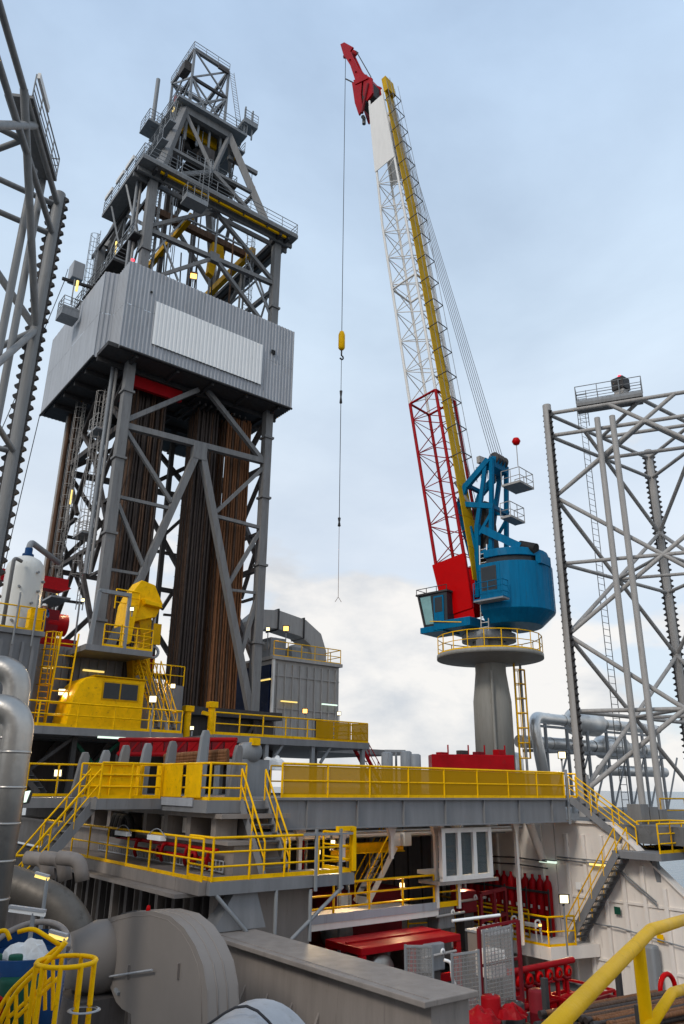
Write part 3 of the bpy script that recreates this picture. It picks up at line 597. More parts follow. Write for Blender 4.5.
lbox('cab_roof', 1.5, 4.1, .6, 2.4, 12.81, 12.93, 'steel_dark', par=bpy.data.objects['cab']); rail(crn, [cr(1.55, 2.35, 12.91), cr(4.05, 2.35, 12.91), cr(4.05, 0.65, 12.91)], 'steel_dark', .35, .8, .025, 0, 0)
for p, q in (((3.43, 2.33, 10.61), (3.93, 2.33, 12.79)), ((3.43, 0.71, 10.61), (3.93, 0.71, 12.79))): beam('cab_pillar', cr(*p), cr(*q), .1, 'steel_dark', crn)
p = cr(3.4, 3.2, 10.5); beam('handrail_bar', cr(.4, 2.5, 10.55), cr(2.8, 2.6, 10.9), .05, 'yellow', crn)
# boom
BF = cr(1.15, .5, 11.3); BTIP = cr(8.7, .3, 64.3); BA = (BTIP-BF).normalized(); BL = (BTIP-BF).length
BN = BA.cross(CL); BN = BN if BN.dot(CF) < 0 else -BN        # towards the back of the boom
def bh(t): return 1.22-.46*max(0, (t-36)/(BL-36)) if t > 36 else (1.22 if t > 4 else 1.0+.22*t/4)
def bp(t, n, l): h = bh(t); return BF+BA*t+BN*(n*h)+CL*(l*h)
T0, T1, T2, T3 = 3.9, 17.2, 42.5, BL-1.2
CH = ((-1, 1), (1, 1), (1, -1), (-1, -1))
for lo, hi, m, cr_ in ((T0-1, T1, 'red', .12), (T1, T3, 'boom_white', .11)):
    for n_, l_ in CH: bar('boom_chord', bp(lo, n_, l_), bp(min(hi, 36) if hi > 36 else hi, n_, l_), cr_, m, crn, 10)
    if hi > 36:
        for n_, l_ in CH: bar('boom_chord', bp(36, n_, l_), bp(hi, n_, l_), cr_, m, crn, 10)
def lace(lo, hi, m, step=1.45):
    k = 0; t = lo; n = round((hi-lo)/step); st = (hi-lo)/n
    for i in range(n):
        a, b = lo+i*st, lo+(i+1)*st
        for c in range(4):
            c0, c1 = CH[c], CH[(c+1) % 4]
            if (i+c) % 2: c0, c1 = c1, c0
            bar('boom_lacing', bp(a, *c0), bp(b, *c1), .038, m, crn, 5)
            if i % 2 == 0: bar('boom_lacing', bp(a, *c0), bp(a, *c1), .032, m, crn, 5)
lace(T0, T1, 'red'); lace(T1+.05, T2, 'boom_white')
for t in (T1, 28.6):
    for c in range(4): bar('splice_frame', bp(t, *CH[c]), bp(t, *CH[(c+1) % 4]), .09, 'red' if t == T1 else 'boom_white', crn)
def slab(name, t0, t1, corners, m, th=.05):
    (n0, l0), (n1, l1) = corners; a, b, c, d = bp(t0, n0, l0), bp(t0, n1, l1), bp(t1, n1, l1), bp(t1, n0, l0); nn = (b-a).cross(d-a).normalized()*th
    return MB().prism([a, b, c, d], nn).build(name, m, crn)
for cs in (((-1.08, 1.08), (1.08, 1.08)), ((1.08, -1.08), (-1.08, -1.08)), ((-1.1, -1.08), (-1.1, 1.08))): slab('boom_foot_plate', .15, T0, cs, 'bright_red')
slab('boom_foot_plate', -.45, .6, ((-1.1, 1.0), (1.1, 1.0)), 'bright_red')
for l_ in (1, -1): bar('boom_chord', bp(.2, 1, l_), bp(T0, 1, l_), .13, 'red', crn, 10)
for cs in (((-1.1, 1.1), (1.1, 1.1)), ((1.1, -1.1), (-1.1, -1.1))): slab('boom_head_plate', T2, BL-2.0, cs, 'boom_white')
# walkway up the back of the boom, in lengths, with square hoops
nb = 22
for k in range(nb):
    a = 2.0+(BL-2.4)*k/nb; b = 2.0+(BL-2.4)*(k+1)/nb; wd = 1.25 if a > T0+2 else 2.1
    pa, pb = bp(a, 1.28, .93), bp(b-.03, 1.28, .93); pc, pd = pb-CL*wd, pa-CL*wd
    MB().prism([pa, pb, pc, pd], BN*.06).build('boom_walkway', 'boom_yellow', crn)
    hoop = [pa, pa+BN*.85, pd+BN*.85, pd]
    if k > 3:
        for i in range(3): beam('hoop', hoop[i], hoop[i+1], .055, 'steel_dark', crn)
        beam('hoop', pa-BN*.1, pd-BN*.1, .07, 'steel_dark', crn)
for wd in (0, 1.25):
    for h in (.45, .85): bar('walkway_rail', bp(10, 1.28, .93)+BN*h-CL*wd, bp(36, 1.28, .93)+BN*h-CL*wd, .022, 'steel_mid', crn, 5); bar('walkway_rail', bp(36, 1.28, .93)+BN*h-CL*wd, bp(BL-.4, 1.28, .93)+BN*h-CL*wd, .022, 'steel_mid', crn, 5)
MB().prism([bp(BL-1.6, 1.2, .95), bp(BL+.4, 1.2, .95), bp(BL+.4, 1.2, .95)-CL*1.2, bp(BL-1.6, 1.2, .95)-CL*1.2], BN*.5).build('head_platform', 'boom_yellow', crn)
# red head with fly jib, drawn in the crane's own vertical plane
def flat(name, px, l0, l1, m, bevel=.02):
    a = [onl(x, y, 0)+CL*l0 for x, y in px]; return MB().prism(a, CL*(l1-l0)).build(name, m, crn, bevel=bevel)
for l0, l1 in ((-.8, -.6), (.6, .8)):
    flat('head_cheek', [(357, 88), (363, 84), (367, 86), (366, 100), (368, 114), (364, 120), (360, 108)], l0, l1, 'red')
    flat('head_cheek', [(369, 80), (377, 83), (378, 98), (372, 106), (368, 100)], l0, l1, 'red')
flat('head_block', [(360, 92), (376, 86), (376, 98), (366, 112)], -.58, .58, 'steel_dark')
flat('head_spreader', [(359, 86), (372, 80), (374, 84), (361, 90)], -.9, .9, 'red')
for l_ in (-.85, .85): bar('head_cylinder', onl(362, 113, l_), onl(368, 84, l_), .14, 'dark_red', crn, 12)
bar('head_shaft', onl(363, 117, -1.0), onl(363, 117, 1.0), .2, 'steel_grey', crn, 12)
for l0, l1 in ((-.45, -.28), (.28, .45)): flat('jib_arm', [(343, 47), (347, 45), (356, 50), (353, 54), (360, 69), (368, 78), (359, 86), (353, 68), (346, 57)], l0, l1, 'red')
q = onl(346.5, 56, 0); MB().lathe((0, 0, 0), [(0, -.1), (.33, -.1), (.38, 0), (.33, .1), (0, .1)], 18, 'z').build('jib_sheave', 'dark_red', crn)
sh = bpy.data.objects['jib_sheave']; sh.location = q; sh.rotation_euler = CL.to_track_quat('Z', 'Y').to_euler(); WL['jib_sheave'] = V(q)
for q_, w_ in (((350, 60), .5), ((356, 72), .5), ((361, 81), .5)): bar('jib_crossbar', onl(*q_, -w_), onl(*q_, w_), .1, 'dark_red', crn)
bar('jib_tie', onl(356, 51, 0), onl(371, 77, 0), .05, 'steel_dark', crn); bar('jib_guard', onl(346, 79, 0), onl(356, 84, 0), .07, 'steel_dark', crn); bar('head_pin', onl(364, 118, .6), onl(364, 124, .6), .18, 'steel_grey', crn)
# A-frame
for s_, m in ((.95, 'crane_blue'), (-.95, 'crane_blue')):
    for (p, q, wd) in (((499, 463), (499, 556), .34), ((496, 464), (474, 490), .5), ((474, 488), (466, 512), .45), ((466, 510), (486, 585), .34), ((493, 470), (485, 528), .34), ((485, 528), (486, 600), .4),
                      ((472, 508), (501, 510), .42), ((487, 538), (500, 515), .24), ((486, 560), (500, 546), .24), ((486, 560), (478, 530), .24)):
        beam('a_frame_member', onl(*p, 0)+CL*s_, onl(*q, 0)+CL*s_, wd*.62, m, crn, wd*.85)
for p in ((499, 464), (474, 489), (466, 511), (499, 510), (485, 530)): beam('a_frame_crossbar', onl(*p, 0)-CL*.95, onl(*p, 0)+CL*.95, .26, 'crane_blue', crn)
flat('frame_head', [(487, 470), (497, 459), (502, 460), (501, 470), (495, 474)], -.8, .8, 'crane_blue')
for k in range(4): q = onl(497, 462, -.6+.4*k); MB().lathe((0, 0, 0), [(0, -.06), (.4, -.06), (.44, 0), (.4, .06), (0, .06)], 16).build('frame_sheave', 'steel_dark', crn)
for k, o in enumerate([o for o in bpy.data.objects if o.name.startswith('frame_sheave')]): o.location = onl(499, 461, 0)+CL*(-.6+.4*k); o.rotation_euler = CL.to_track_quat('Z', 'Y').to_euler()
beam('luffing_arm', onl(484, 530, 1.1), onl(521, 547, 1.1), .36, 'crane_blue', crn, .5); bar('exhaust_silencer', onl(520, 546, .9), onl(536, 549, .9), .36, 'rubber', crn, 14)
for (p, q) in (((502, 487), (520, 481)), ((501, 519), (511, 519))):
    a = onl(*p, .9); b = onl(*q, .9); dd = V((b-a).xyz); dd.z = 0; b = a+dd
    MB().prism([a, b, b-CL*1.8, a-CL*1.8], UZ*.14).build('mast_platform', 'steel_mid', crn); rail(crn, [a, b, b-CL*1.8, a-CL*1.8], 'leg_warm', 1.1, .8, .028, 1, .15)
a = onl(477, 482, .5); rail(crn, [a, a+CF*-.9, a+CF*-.9-CL*1], 'leg_warm', 1.1, .6, .028, 1, 0)
q = onl(482, 478, 0); bar('radar_post', q, q+UZ*1.3, .09, 'leg_warm', crn); box('radar_head', q.x-.3, q.x+.3, q.y-.15, q.y+.15, q.z+1.1, q.z+1.6, 'leg_warm', crn)
q = onl(518, 466, 0); bar('antenna', q, q+UZ*1.6, .03, 'leg_warm', crn)
MB().lathe(q+UZ*1.85, [(0, -.3), (.2, -.22), (.3, 0), (.2, .22), (0, .3)], 16).build('warning_ball', 'bright_red', crn)
MB().beam(onl(483, 505, 0), onl(490, 560, 0), .9, 1.1).build('winch_frame', 'steel_dark', crn)
ladder(crn, onl(485, 632, 2.3), onl(483, 545, 1.6), CF, 'boom_white', .55, .04)
for t0, t1 in (((470, 505), (462, 470)),): bar('boom_stop', onl(*t0, .8), bp(9.5, 1, .6), .12, 'steel_grey', crn)
# luffing ropes
for k in range(6):
    l_ = -.9+.36*k; bar('luffing_rope', onl(498, 461, 0)+CL*l_, bp(BL-1.3, 1.3, l_*.8), .026, 'rope_light', crn, 5)
bar('hoist_rope', onl(486, 560, .3), bp(BL-1, 1.4, .3), .02, 'rope', crn, 5); bar('hoist_rope', onl(480, 520, -.2), bp(BL-1, .5, .3), .02, 'rope', crn, 5)
# hook block hanging from the jib
top = onl(345.5, 58, 0); z_ = lambda py: zv(top, py); hp = lambda py: V((top.x, top.y, z_(py)))
hk = thing('crane_hook', 'yellow hook block and long wire sling hanging from the red jib tip', 'hook', hp(352))
bar('hoist_wire', hp(334), top, .032, 'rope', hk, 6)
q = hp(346); MB().lathe((top.x, top.y, 0), [(0, z_(350)), (.2, z_(349.5)), (.3, z_(348)), (.3, z_(335)), (.2, z_(332)), (.06, z_(331)), (0, z_(331))], 18).build('hook_block', 'yellow', hk)
hz = z_(355); MB().tube([(top.x, top.y, z_(350))]+[(top.x+.2*math.sin(a)*1, top.y, hz-.05-.2+.2*math.cos(a)) for a in [math.pi*k/6 for k in range(9)]], .07, 8).build('hook', 'steel_dark', hk)
bar('sling', hp(393), hp(358), .025, 'rope', hk, 6); bar('sling', hp(518), hp(404), .03, 'rope', hk, 6); bar('tag_line', hp(597), hp(526), .02, 'pipe_rust', hk, 5)
for a, b in ((390, 404), (517, 527)): MB().lathe((top.x, top.y, 0), [(0, z_(b)), (.13, z_(b-1)), (.07, z_((a+b)/2)), (.13, z_(a+1)), (0, z_(a))], 10).build('shackle', 'steel_dark', hk)
for s_ in (-.25, .25): bar('tag_line', hp(597)+R0*s_-UZ*.4, hp(597), .02, 'pipe_rust', hk, 5)
# ================================================================== jack-up legs
def rackchord(parent, x, y, z0, z1, ang, m, r=.34, tooth=.42, both=True):
    bar('chord', (x, y, z0), (x, y, z1), r, m, parent, 20)
    d = V((math.cos(ang), math.sin(ang), 0)); s = V((-d.y, d.x, 0))*.085
    for sg in ((1, -1) if both else (1,)):
        b = MB(); z = z0; e = d*sg; ri, ro = r*.8, r+.2
        prof = [(ri, z0)]
        while z < z1-tooth: prof += [(r+.04, z), (r+.04, z+tooth*.22), (ro, z+tooth*.44), (ro, z+tooth*.58), (r+.04, z+tooth*.8)]; z += tooth
        vs = []; f = []
        for i, (h, zz) in enumerate(prof[1:]):
            for q in (V((x, y, zz))+e*ri-s, V((x, y, zz))+e*h-s, V((x, y, zz))+e*h+s, V((x, y, zz))+e*ri+s): vs.append(q)
        for i in range(len(prof)-2):
            for k in range(3): f.append((i*4+k, i*4+k+1, i*4+k+5, i*4+k+4))
        b.add(vs, f); b.build('rack', 'steel_dark', parent)
def lattice(t, pts, levels, m, r=.17, hr=.14, mids=(), rough=.2):
    n = len(pts)
    for i in range(n):
        a, b = V((*pts[i], 0)), V((*pts[(i+1) % n], 0))
        for k in range(len(levels)-1):
            z0, z1 = levels[k], levels[k+1]
            bar('brace', a+UZ*z0, b+UZ*z1, r, m, t, 12); bar('brace', b+UZ*z0, a+UZ*z1, r, m, t, 12)
            zm = (z0+z1)/2; bar('horizontal', a+UZ*zm, b+UZ*zm, hr, m, t, 12)
            bar('plan_brace', (a+b)/2+UZ*zm, (V((*pts[(i+1) % n], 0))+V((*pts[(i+2) % n], 0)))/2+UZ*zm, hr*.9, m, t, 10)
PR = dist(547, 410, 47); S = 12.3
rl = [(PR.x, PR.y), (PR.x+S, PR.y-.4), (PR.x+S*.5, PR.y-S*.866)]
jl = thing('jack_up_leg', 'open grey lattice leg with pipes and ladder, right of the blue crane', 'jack-up leg', (PR.x+S/2, PR.y-3.5, -1.46))
zr = lambda py: zv(PR, py)
zs = [zr(497), zr(635), zr(779)]; dz = zs[0]-zs[1]; ztop = zr(408)
m_ = 'leg_warm'
for i, (x, y) in enumerate(rl): rackchord(jl, x, y, -1.46, ztop+.2, (math.radians(-112), math.radians(-50), math.radians(5))[i], m_, .29, .42, True)
lev = [-1.46, zs[1], zs[0]]
lattice(jl, rl, [zs[1]-dz*1.0, zs[1], zs[0]], m_, .14, .125)
for i in range(3):                         # top half bay, cut at the upper ring
    a, b = V((*rl[i], 0)), V((*rl[(i+1) % 3], 0)); zq = zr(436); zz = zr(414)
    t = (zz-zs[0])/dz
    bar('brace', a+UZ*zs[0], a.lerp(b, t)+UZ*zz, .14, m_, jl, 12); bar('brace', b+UZ*zs[0], b.lerp(a, t)+UZ*zz, .14, m_, jl, 12)
    for z in (zq, zz): bar('horizontal', a+UZ*z, b+UZ*z, .135, m_, jl, 12)
    c = V((*rl[(i+2) % 3], 0)); bar('plan_brace', (a+b)/2+UZ*zq, (b+c)/2+UZ*zq, .14, m_, jl, 10); bar('plan_brace', (a+b)/2+UZ*zz, (b+c)/2+UZ*zz, .14, m_, jl, 10)
def mid(t, off=0): a = V((*rl[0], 0)); b = V((*rl[2], 0)); n_ = (b-a).cross(UZ).normalized(); return a.lerp(b, t)-n_*off
for px, py in ((597, 418), (612, 416)):
    a, b = V((*rl[0], 0)), V((*rl[2], 0)); n_ = (b-a).cross(UZ).normalized(); d = ray(px, py); s_ = 1 if n_.dot(HD) > 0 else -1
    o = a-n_*s_*.5; q = d*(o.dot(n_)/d.dot(n_)); bar('caisson_pipe', (q.x, q.y, -1.46), q, .19, m_, jl, 14)
q = ony(581, 400, rl[0][1]+.6); ladder(jl, (q.x, q.y, -1.46), (q.x, q.y, q.z), (1, 0, 0), 'leg_grey', .75, .03, 0, .45)
P0, P2 = V((*rl[0], 0)), V((*rl[2], 0)); e_ = (P2-P0).normalized(); n_ = e_.cross(UZ); n_ = n_ if n_.dot(HD) > 0 else -n_
zpl = zr(414)+.16; p_ = P0+e_*2.0+UZ*zpl-n_*.15; q_ = p_+e_*4.3
MB().prism([p_, q_, q_+n_*1.3, p_+n_*1.3], UZ*.22).build('top_platform', 'steel_grey', jl)
rail(jl, [p_+n_*1.25+UZ*.22, p_+n_*.05+UZ*.22, q_+n_*.05+UZ*.22, q_+n_*1.25+UZ*.22, p_+n_*1.25+UZ*.22], 'steel_mid', 1.3, 1.4, .03, 2, .2)
c_ = p_+e_*3.0+n_*.6+UZ*.22; box('beacon_stand', c_.x-.35, c_.x+.35, c_.y-.35, c_.y+.35, c_.z, c_.z+.7, 'leg_warm', jl); box('beacon_box', c_.x-.45, c_.x+.45, c_.y-.45, c_.y+.45, c_.z+.7, c_.z+1.6, 'steel_dark', jl, bevel=.04); bar('beacon', c_+UZ*1.6, c_+UZ*1.9, .12, 'lamp_red', jl)
ladder(jl, p_+n_*1.3+e_*.3-UZ*1.0, p_+n_*1.3+e_*.3+UZ*1.8, e_, 'leg_grey', .7, .03)
# the nearer leg at the left edge
PL = dist(59, 200, 29.5); S2 = 11.5
ll = [(PL.x, PL.y), (PL.x-S2, PL.y), (PL.x-S2*.5, PL.y-S2*.866)]
zl = lambda py: zv(PL, py)
j2 = thing('jack_up_leg', 'dark grey toothed leg towering left of the drilling derrick', 'jack-up leg', (PL.x-S2/2, PL.y-3, ZM))
for i, (x, y) in enumerate(ll): rackchord(j2, x, y, ZM, zl(194), math.radians(-28), 'leg_grey', .27, .50, True)
z1 = zl(330); d2 = 12.3
lattice(j2, ll, [z1-2*d2, z1-d2, z1], 'leg_grey', .15, .125)
for i in range(3):
    a, b, c = (V((*ll[(i+k) % 3], 0)) for k in range(3)); zq = zl(235); zz = zl(206); t = (zz-z1)/d2
    bar('brace', a+UZ*z1, a.lerp(b, t)+UZ*zz, .17, 'leg_grey', j2, 12); bar('brace', b+UZ*z1, b.lerp(a, t)+UZ*zz, .17, 'leg_grey', j2, 12)
    for z in (zq, zz): bar('horizontal', a+UZ*z, b+UZ*z, .14, 'leg_grey', j2, 12)
    bar('plan_brace', (a+b)/2+UZ*zq, (b+c)/2+UZ*zq, .13, 'leg_grey', j2, 10)
for px, py in ((34, 170), (43, 178)):
    a, b = V((*ll[0], 0)), V((*ll[2], 0)); n_ = (b-a).cross(UZ).normalized(); s_ = 1 if n_.dot(HD) > 0 else -1; o = a-n_*s_*.4; d = ray(px, py); q = d*(o.dot(n_)/d.dot(n_)); bar('caisson_pipe', (q.x, q.y, ZM), q, .16, 'leg_grey', j2, 14)
a, b = V((*ll[0], 0)), V((*ll[2], 0)); zz = zl(206)
e = (b-a).normalized(); n_ = e.cross(UZ)
if n_.dot(R0) < 0: n_ = -n_
p = a+e*1.6+UZ*(zz+.05); q = a+e*6.2+UZ*(zz+.05)
MB().prism([p-n_*.9, q-n_*.9, q+n_*.25, p+n_*.25], UZ*.15).build('top_platform', 'steel_grey', j2); rail(j2, [p-n_*.85+UZ*.15, p+n_*.2+UZ*.15, q+n_*.2+UZ*.15], 'steel_mid', 1.2, 1.3, .03, 2, .2)
p2 = a+e*4.9+n_*.45+UZ*(zz+.9); beam('lamp_board', p2, p2+e*1.7, .12, 'boom_white', j2, .3)
# ================================================================== walkway girder across the open slot
GY = 22.97
def ribs(parent, x0, x1, y, z0, z1, n, m, dep=.08, wd=.05, ax='x'):
    for k in range(n):
        t = x0+(x1-x0)*(k+.5)/n
        if ax == 'x': box('rib', t-wd/2, t+wd/2, y-dep, y, z0, z1, m, parent)
        else: box('rib', y-dep, y, t-wd/2, t+wd/2, z0, z1, m, parent)
wk = thing('walkway_bridge', 'long grey plate girder walkway with yellow mesh railings spanning the open slot', 'walkway', (23.4, 23.6, -1.4))
box('girder_web', 15.3, 31.5, GY+.12, GY+.17, -1.36, -.46, 'plate_grey', wk)
box('flange', 15.3, 31.5, GY, GY+.34, -1.41, -1.36, 'plate_grey', wk); box('deck', 15.3, 31.5, GY, 25.4, -.45, -.37, 'plate_grey', wk)
box('girder_web', 15.3, 31.5, 25.0, 25.05, -1.36, -.46, 'plate_grey', wk)
for k in range(7): x = 16.6+k*2.3; box('stiffener', x-.012, x+.012, GY+.02, GY+.118, -1.36, -.46, 'plate_grey', wk)
rail(wk, [(15.5, GY+.05, -.37), (31.4, GY+.05, -.37)], 'yellow', 1.12, 2.05, .04, 1, .14, 'yellow_mesh')
rail(wk, [(16.5, 25.3, -.37), (31.4, 25.3, -.37)], 'yellow_dark', 1.1, 2.4, .03, 1, 0)
# ------------------------------------------------------------------ cantilever side with two levels of walkway on its left
cv = thing('cantilever_side', 'grey stiffened cantilever side with recessed bays under the yellow railings', 'steel structure', (14.4, 30, ZM))
box('lower_box', 13.35, 15.2, 22.4, 46, -2.9, -1.78, 'taupe', cv)
box('ledge', 13.05, 15.4, 22.3, 46, -1.77, -1.66, 'taupe', cv); box('top_flange', 12.95, 15.6, 22.6, 46, -1.0, -.86, 'taupe', cv)
box('inner_web', 13.95, 14.1, 22.5, 46, -1.66, -1.0, 'dark_wall', cv)
for k in range(9):
    y = 23.2+k*1.75; box('column', 13.1, 13.9, y, y+.32, -1.66, -1.0, 'taupe', cv)
    if k in (1, 2, 3): box('bay_plate', 13.62, 13.66, y+.45, y+1.6, -1.6, -1.02, 'white_paint', cv)
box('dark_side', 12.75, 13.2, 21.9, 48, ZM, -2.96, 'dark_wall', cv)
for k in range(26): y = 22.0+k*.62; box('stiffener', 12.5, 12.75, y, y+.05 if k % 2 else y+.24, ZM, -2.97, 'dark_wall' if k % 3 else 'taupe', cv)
box('end_wall', 13.2, 16.2, 22.2, 22.5, ZM, -2.96, 'taupe', cv)
lp = thing('lower_platform', 'grey L-shaped lower platform with yellow railing round its outer corner', 'platform', (13, 24, -3))
box('deck', 11.7, 13.34, 23.0, 36, -3.0, -2.65, 'taupe', lp); box('deck', 11.7, 11.94, 21.5, 22.98, -3.0, -2.65, 'taupe', lp); box('deck', 11.95, 17.35, 21.3, 22.98, -3.0, -2.66, 'plate_grey', lp)
box('skirt', 11.3, 12.9, 22.2, 36, -3.12, -3.01, 'taupe', lp)
rail(lp, [(11.8, 36, -2.65), (11.8, 21.55, -2.65)], 'yellow', 1.15, 1.9, .033, 1, .1)
rail(lp, [(12.05, 22.9, -2.65), (12.05, 21.4, -2.65), (14.6, 21.4, -2.65), (17.25, 21.4, -2.65), (17.25, 22.9, -2.65)], 'yellow', 1.18, 1.3, .036, 2, .12)
for x in (15.7, 16.7): beam('davit_post', (x, 21.22, -3.1), (x, 21.22, -1.3), .08, 'steel_mid', lp)
beam('davit_beam', (15.2, 21.22, -1.45), (17.2, 21.22, -1.45), .07, 'steel_mid', lp); beam('ladder_gate', (17.3, 21.3, -2.6), (17.3, 21.3, -1.25), .14, 'yellow', lp); beam('ladder_gate', (16.6, 21.3, -1.3), (17.3, 21.3, -1.3), .14, 'yellow', lp)
pk = [onz(258, 896, -3.05), onz(284, 893, -3.05)]
MB().hexa([(12.2, 21.4, -3.98), (14.0, 21.4, -3.98), (14.0, 22.1, -3.98), (12.2, 22.1, -3.98)], [(12.9, 21.5, -3.01), (13.7, 21.5, -3.01), (13.7, 22.1, -3.01), (12.9, 22.1, -3.01)]).build('pillar', 'plate_grey', lp)
for p, q in (((12.2, 21.35, -3.0), (13.2, 21.2, -4.0)), ((14.3, 21.35, -3.0), (14.3, 21.35, -4.6)), ((16.9, 21.35, -3.05), (14.9, 21.35, -4.4)), ((15.6, 21.35, -3.05), (15.6, 21.35, -4.5))): bar('strut', p, q, .06, 'steel_mid', lp)
up = thing('side_deck', 'grey upper side deck with yellow mesh guard panels above the recessed bays', 'platform', (13.8, 30, -.9))
box('deck', 12.6, 15.3, 23.0, 38, -.84, -.46, 'plate_grey', up)
rail(up, [(12.7, 29.6, -.46), (12.7, 23.06, -.46), (14.05, 23.06, -.46)], 'yellow', 1.15, 1.35, .036, 2, .1)
for (y0, y1) in ((23.5, 24.6), (24.9, 26.9), (28.2, 30.5)): box('mesh_panel', 12.60, 12.63, y0, y1, -.38, .66, 'yellow', up)
for (y0, y1) in ((23.9, 26.7),): box('toe_plate', 12.54, 12.59, y0, y1, -.66, -.4, 'clad_grey', up)
# left landing that the long stair climbs to
ld = thing('stair_landing', 'small grey landing with yellow railing at the head of the long left stair', 'platform', (11.3, 27.2, -.9))
box('deck', 10.2, 12.58, 26.2, 28.3, -.8, -.46, 'plate_grey', ld)
rail(ld, [(12.5, 26.28, -.46), (10.3, 26.28, -.46)], 'yellow', 1.15, 1.1, .034, 2, .1); rail(ld, [(10.3, 28.2, -.46), (12.5, 28.2, -.46)], 'yellow', 1.15, 1.1, .034, 2, .1)
rail(ld, [(8.0, 30.5, -.46), (12.5, 30.5, -.46)], 'yellow', 1.15, 1.1, .034, 1, .1); box('deck', 7.6, 12.58, 28.4, 30.6, -.8, -.47, 'plate_grey', ld)
box('mesh_panel', 10.6, 12.4, 28.24, 28.27, -.4, .66, 'yellow', ld)
stairs('stairs', 'long grey stair with double yellow handrails left of the recessed bays', (8.25, 27.2, -3.25), (10.45, 27.2, -.5), .95, (0, 1, 0), 'plate_grey', 'yellow', 11, sb=.32)
llp = thing('lower_landing', 'grey lower landing with railing below the silver bent pipes', 'platform', (6.4, 27, -3.3))
box('deck', 5.0, 8.2, 26.2, 28.2, -3.6, -3.27, 'plate_grey', llp); rail(llp, [(8.1, 26.25, -3.27), (5.0, 26.25, -3.27)], 'yellow', 1.15, 1.0, .034, 2, .1); rail(llp, [(8.1, 28.1, -3.27), (5.0, 28.1, -3.27)], 'yellow', 1.15, 1.0, .034, 2, .1)
for x in (5.4, 7.4): beam('column', (x, 27, ZM), (x, 27, -3.6), .2, 'steel_mid', llp)
stairs('stairs', 'short steep grey stair with yellow handrails down to the corner platform', (14.55, 21.75, -2.66), (14.35, 23.05, -.46), .95, (1, 0, 0), 'plate_grey', 'yellow', 9)
# red pipework, hoses and strip lamps along the lower walkway
rp = thing('red_pipework', 'red hydraulic piping and valves along the lower walkway', 'pipes', (13, 27, -2.65))
for z, y0, y1 in ((-1.95, 22.9, 31), (-2.25, 23.4, 29)): bar('pipe', (13.05, y0, z), (13.05, y1, z), .065, 'red', rp)
for y in (23.1, 24.6, 26.4, 28.6): MB().tube(bend([(13.05, y, -1.95), (12.85, y, -1.95), (12.85, y+.15, -2.35), (13.0, y+.3, -2.5)], .2), .06, 8).build('valve_pipe', 'red', rp)
for y in (24.2, 26.8): MB().lathe((12.9, y, -2.2), [(.1, -.05), (.2, -.05), (.2, .05), (.1, .05)], 14, 'x').build('hand_wheel', 'red', rp)
rg = thing('hose_rack', 'pale rack of short vertical rungs behind the lower yellow railing', 'rack', (13.2, 27, -2.65))
for k in range(46): y = 22.9+k*.23; bar('rung', (13.28, y, -2.6), (13.28, y, -2.25), .022, 'clad_grey', rg, 5)
for z in (-2.58, -2.27): bar('bar', (13.28, 22.9, z), (13.28, 33.3, z), .025, 'clad_grey', rg)
for y in (24.6, 27.3):
    t = thing('light_fitting', 'white caged lamp fitting on the lower yellow railing' if y < 25 else 'white caged lamp fitting on the lower railing near the dark hoses', 'lamp', (11.8, y, -1.7))
    beam('lamp_body', (11.72, y-.5, -1.62), (11.72, y+.5, -1.62), .2, 'clad_white', t, .14); MB().tube([(11.72, y-.7+.1*k, -1.6+.25*math.sin(math.pi*k/14)) for k in range(15)], .018, 5).build('guard', 'steel_mid', t)
hs_ = thing('hose_bundle', 'dark bundle of looped hoses hanging on the cantilever side', 'hoses', (13.0, 30, -2))
for k in range(6): MB().tube(bend([(12.95, 29.2+k*.22, -1.9), (12.8, 29.2+k*.22, -1.15), (12.75, 29.7+k*.2, -1.1), (12.8, 30.2+k*.2, -1.9)], .35), .09, 8).build('hose', ('rubber', 'steel_dark')[k % 2], hs_)
# stanchions standing on the upper deck with drill pipe and a red truss between them
for k, (px, py) in enumerate(((84, 752), (105, 750), (125, 745), (147, 743), (172, 741), (205, 730), (238, 745))):
    q = dist(px, py, 30.5); zt = q.z
    b = MB().prism([(q.x-.3, q.y, -.46), (q.x+.2, q.y, -.46), (q.x+.26, q.y, zt-.15), (q.x+.18, q.y, zt), (q.x+.0, q.y, zt), (q.x-.08, q.y, zt-.25)], (0, .22, 0))
    b.build('pipe_stanchion', 'steel_mid' if k % 2 else 'steel_grey', label='curved grey pipe stanchion standing on the upper side deck', cat='stanchion', group='pipe stanchions behind the yellow panels', bevel=.03)
rt = thing('red_truss', 'red lattice truss lying behind the grey pipe stanchions', 'truss', (14.5, 33, .6))
a = dist(118, 754, 36); b = dist(236, 750, 33); b.z = a.z-.1
for oz in (0, .62): bar('chord', a+UZ*oz, b+UZ*oz, .1, 'red', rt)
for k in range(10):
    p = a.lerp(b, k/10); q = a.lerp(b, (k+1)/10); beam('lacing', p, q+UZ*.62, .1, 'red', rt); beam('plate', p.lerp(q, .12)+UZ*.31, q+UZ*.31, .06, 'dark_red' if k % 3 else 'red', rt, .46, UZ)
for oz in (-1.3,): bar('foot', a+UZ*oz, a, .1, 'steel_dark', rt); bar('foot', b+UZ*oz, b, .1, 'steel_dark', rt)
for k in range(4):
    p = dist(165, 757+k*3, 32); q = dist(228, 752+k*3, 31); tag(bar('drill_pipe', p, q, .13, 'pipe_rust', None, 10), 'rusty drill pipe lying between the grey stanchions', 'pipe', 'pipes lying on the upper deck')
mc = thing('deck_winch', 'grey deck winch with a yellow cap beside the red truss', 'winch', dist(248, 760, 33)-UZ*1.2)
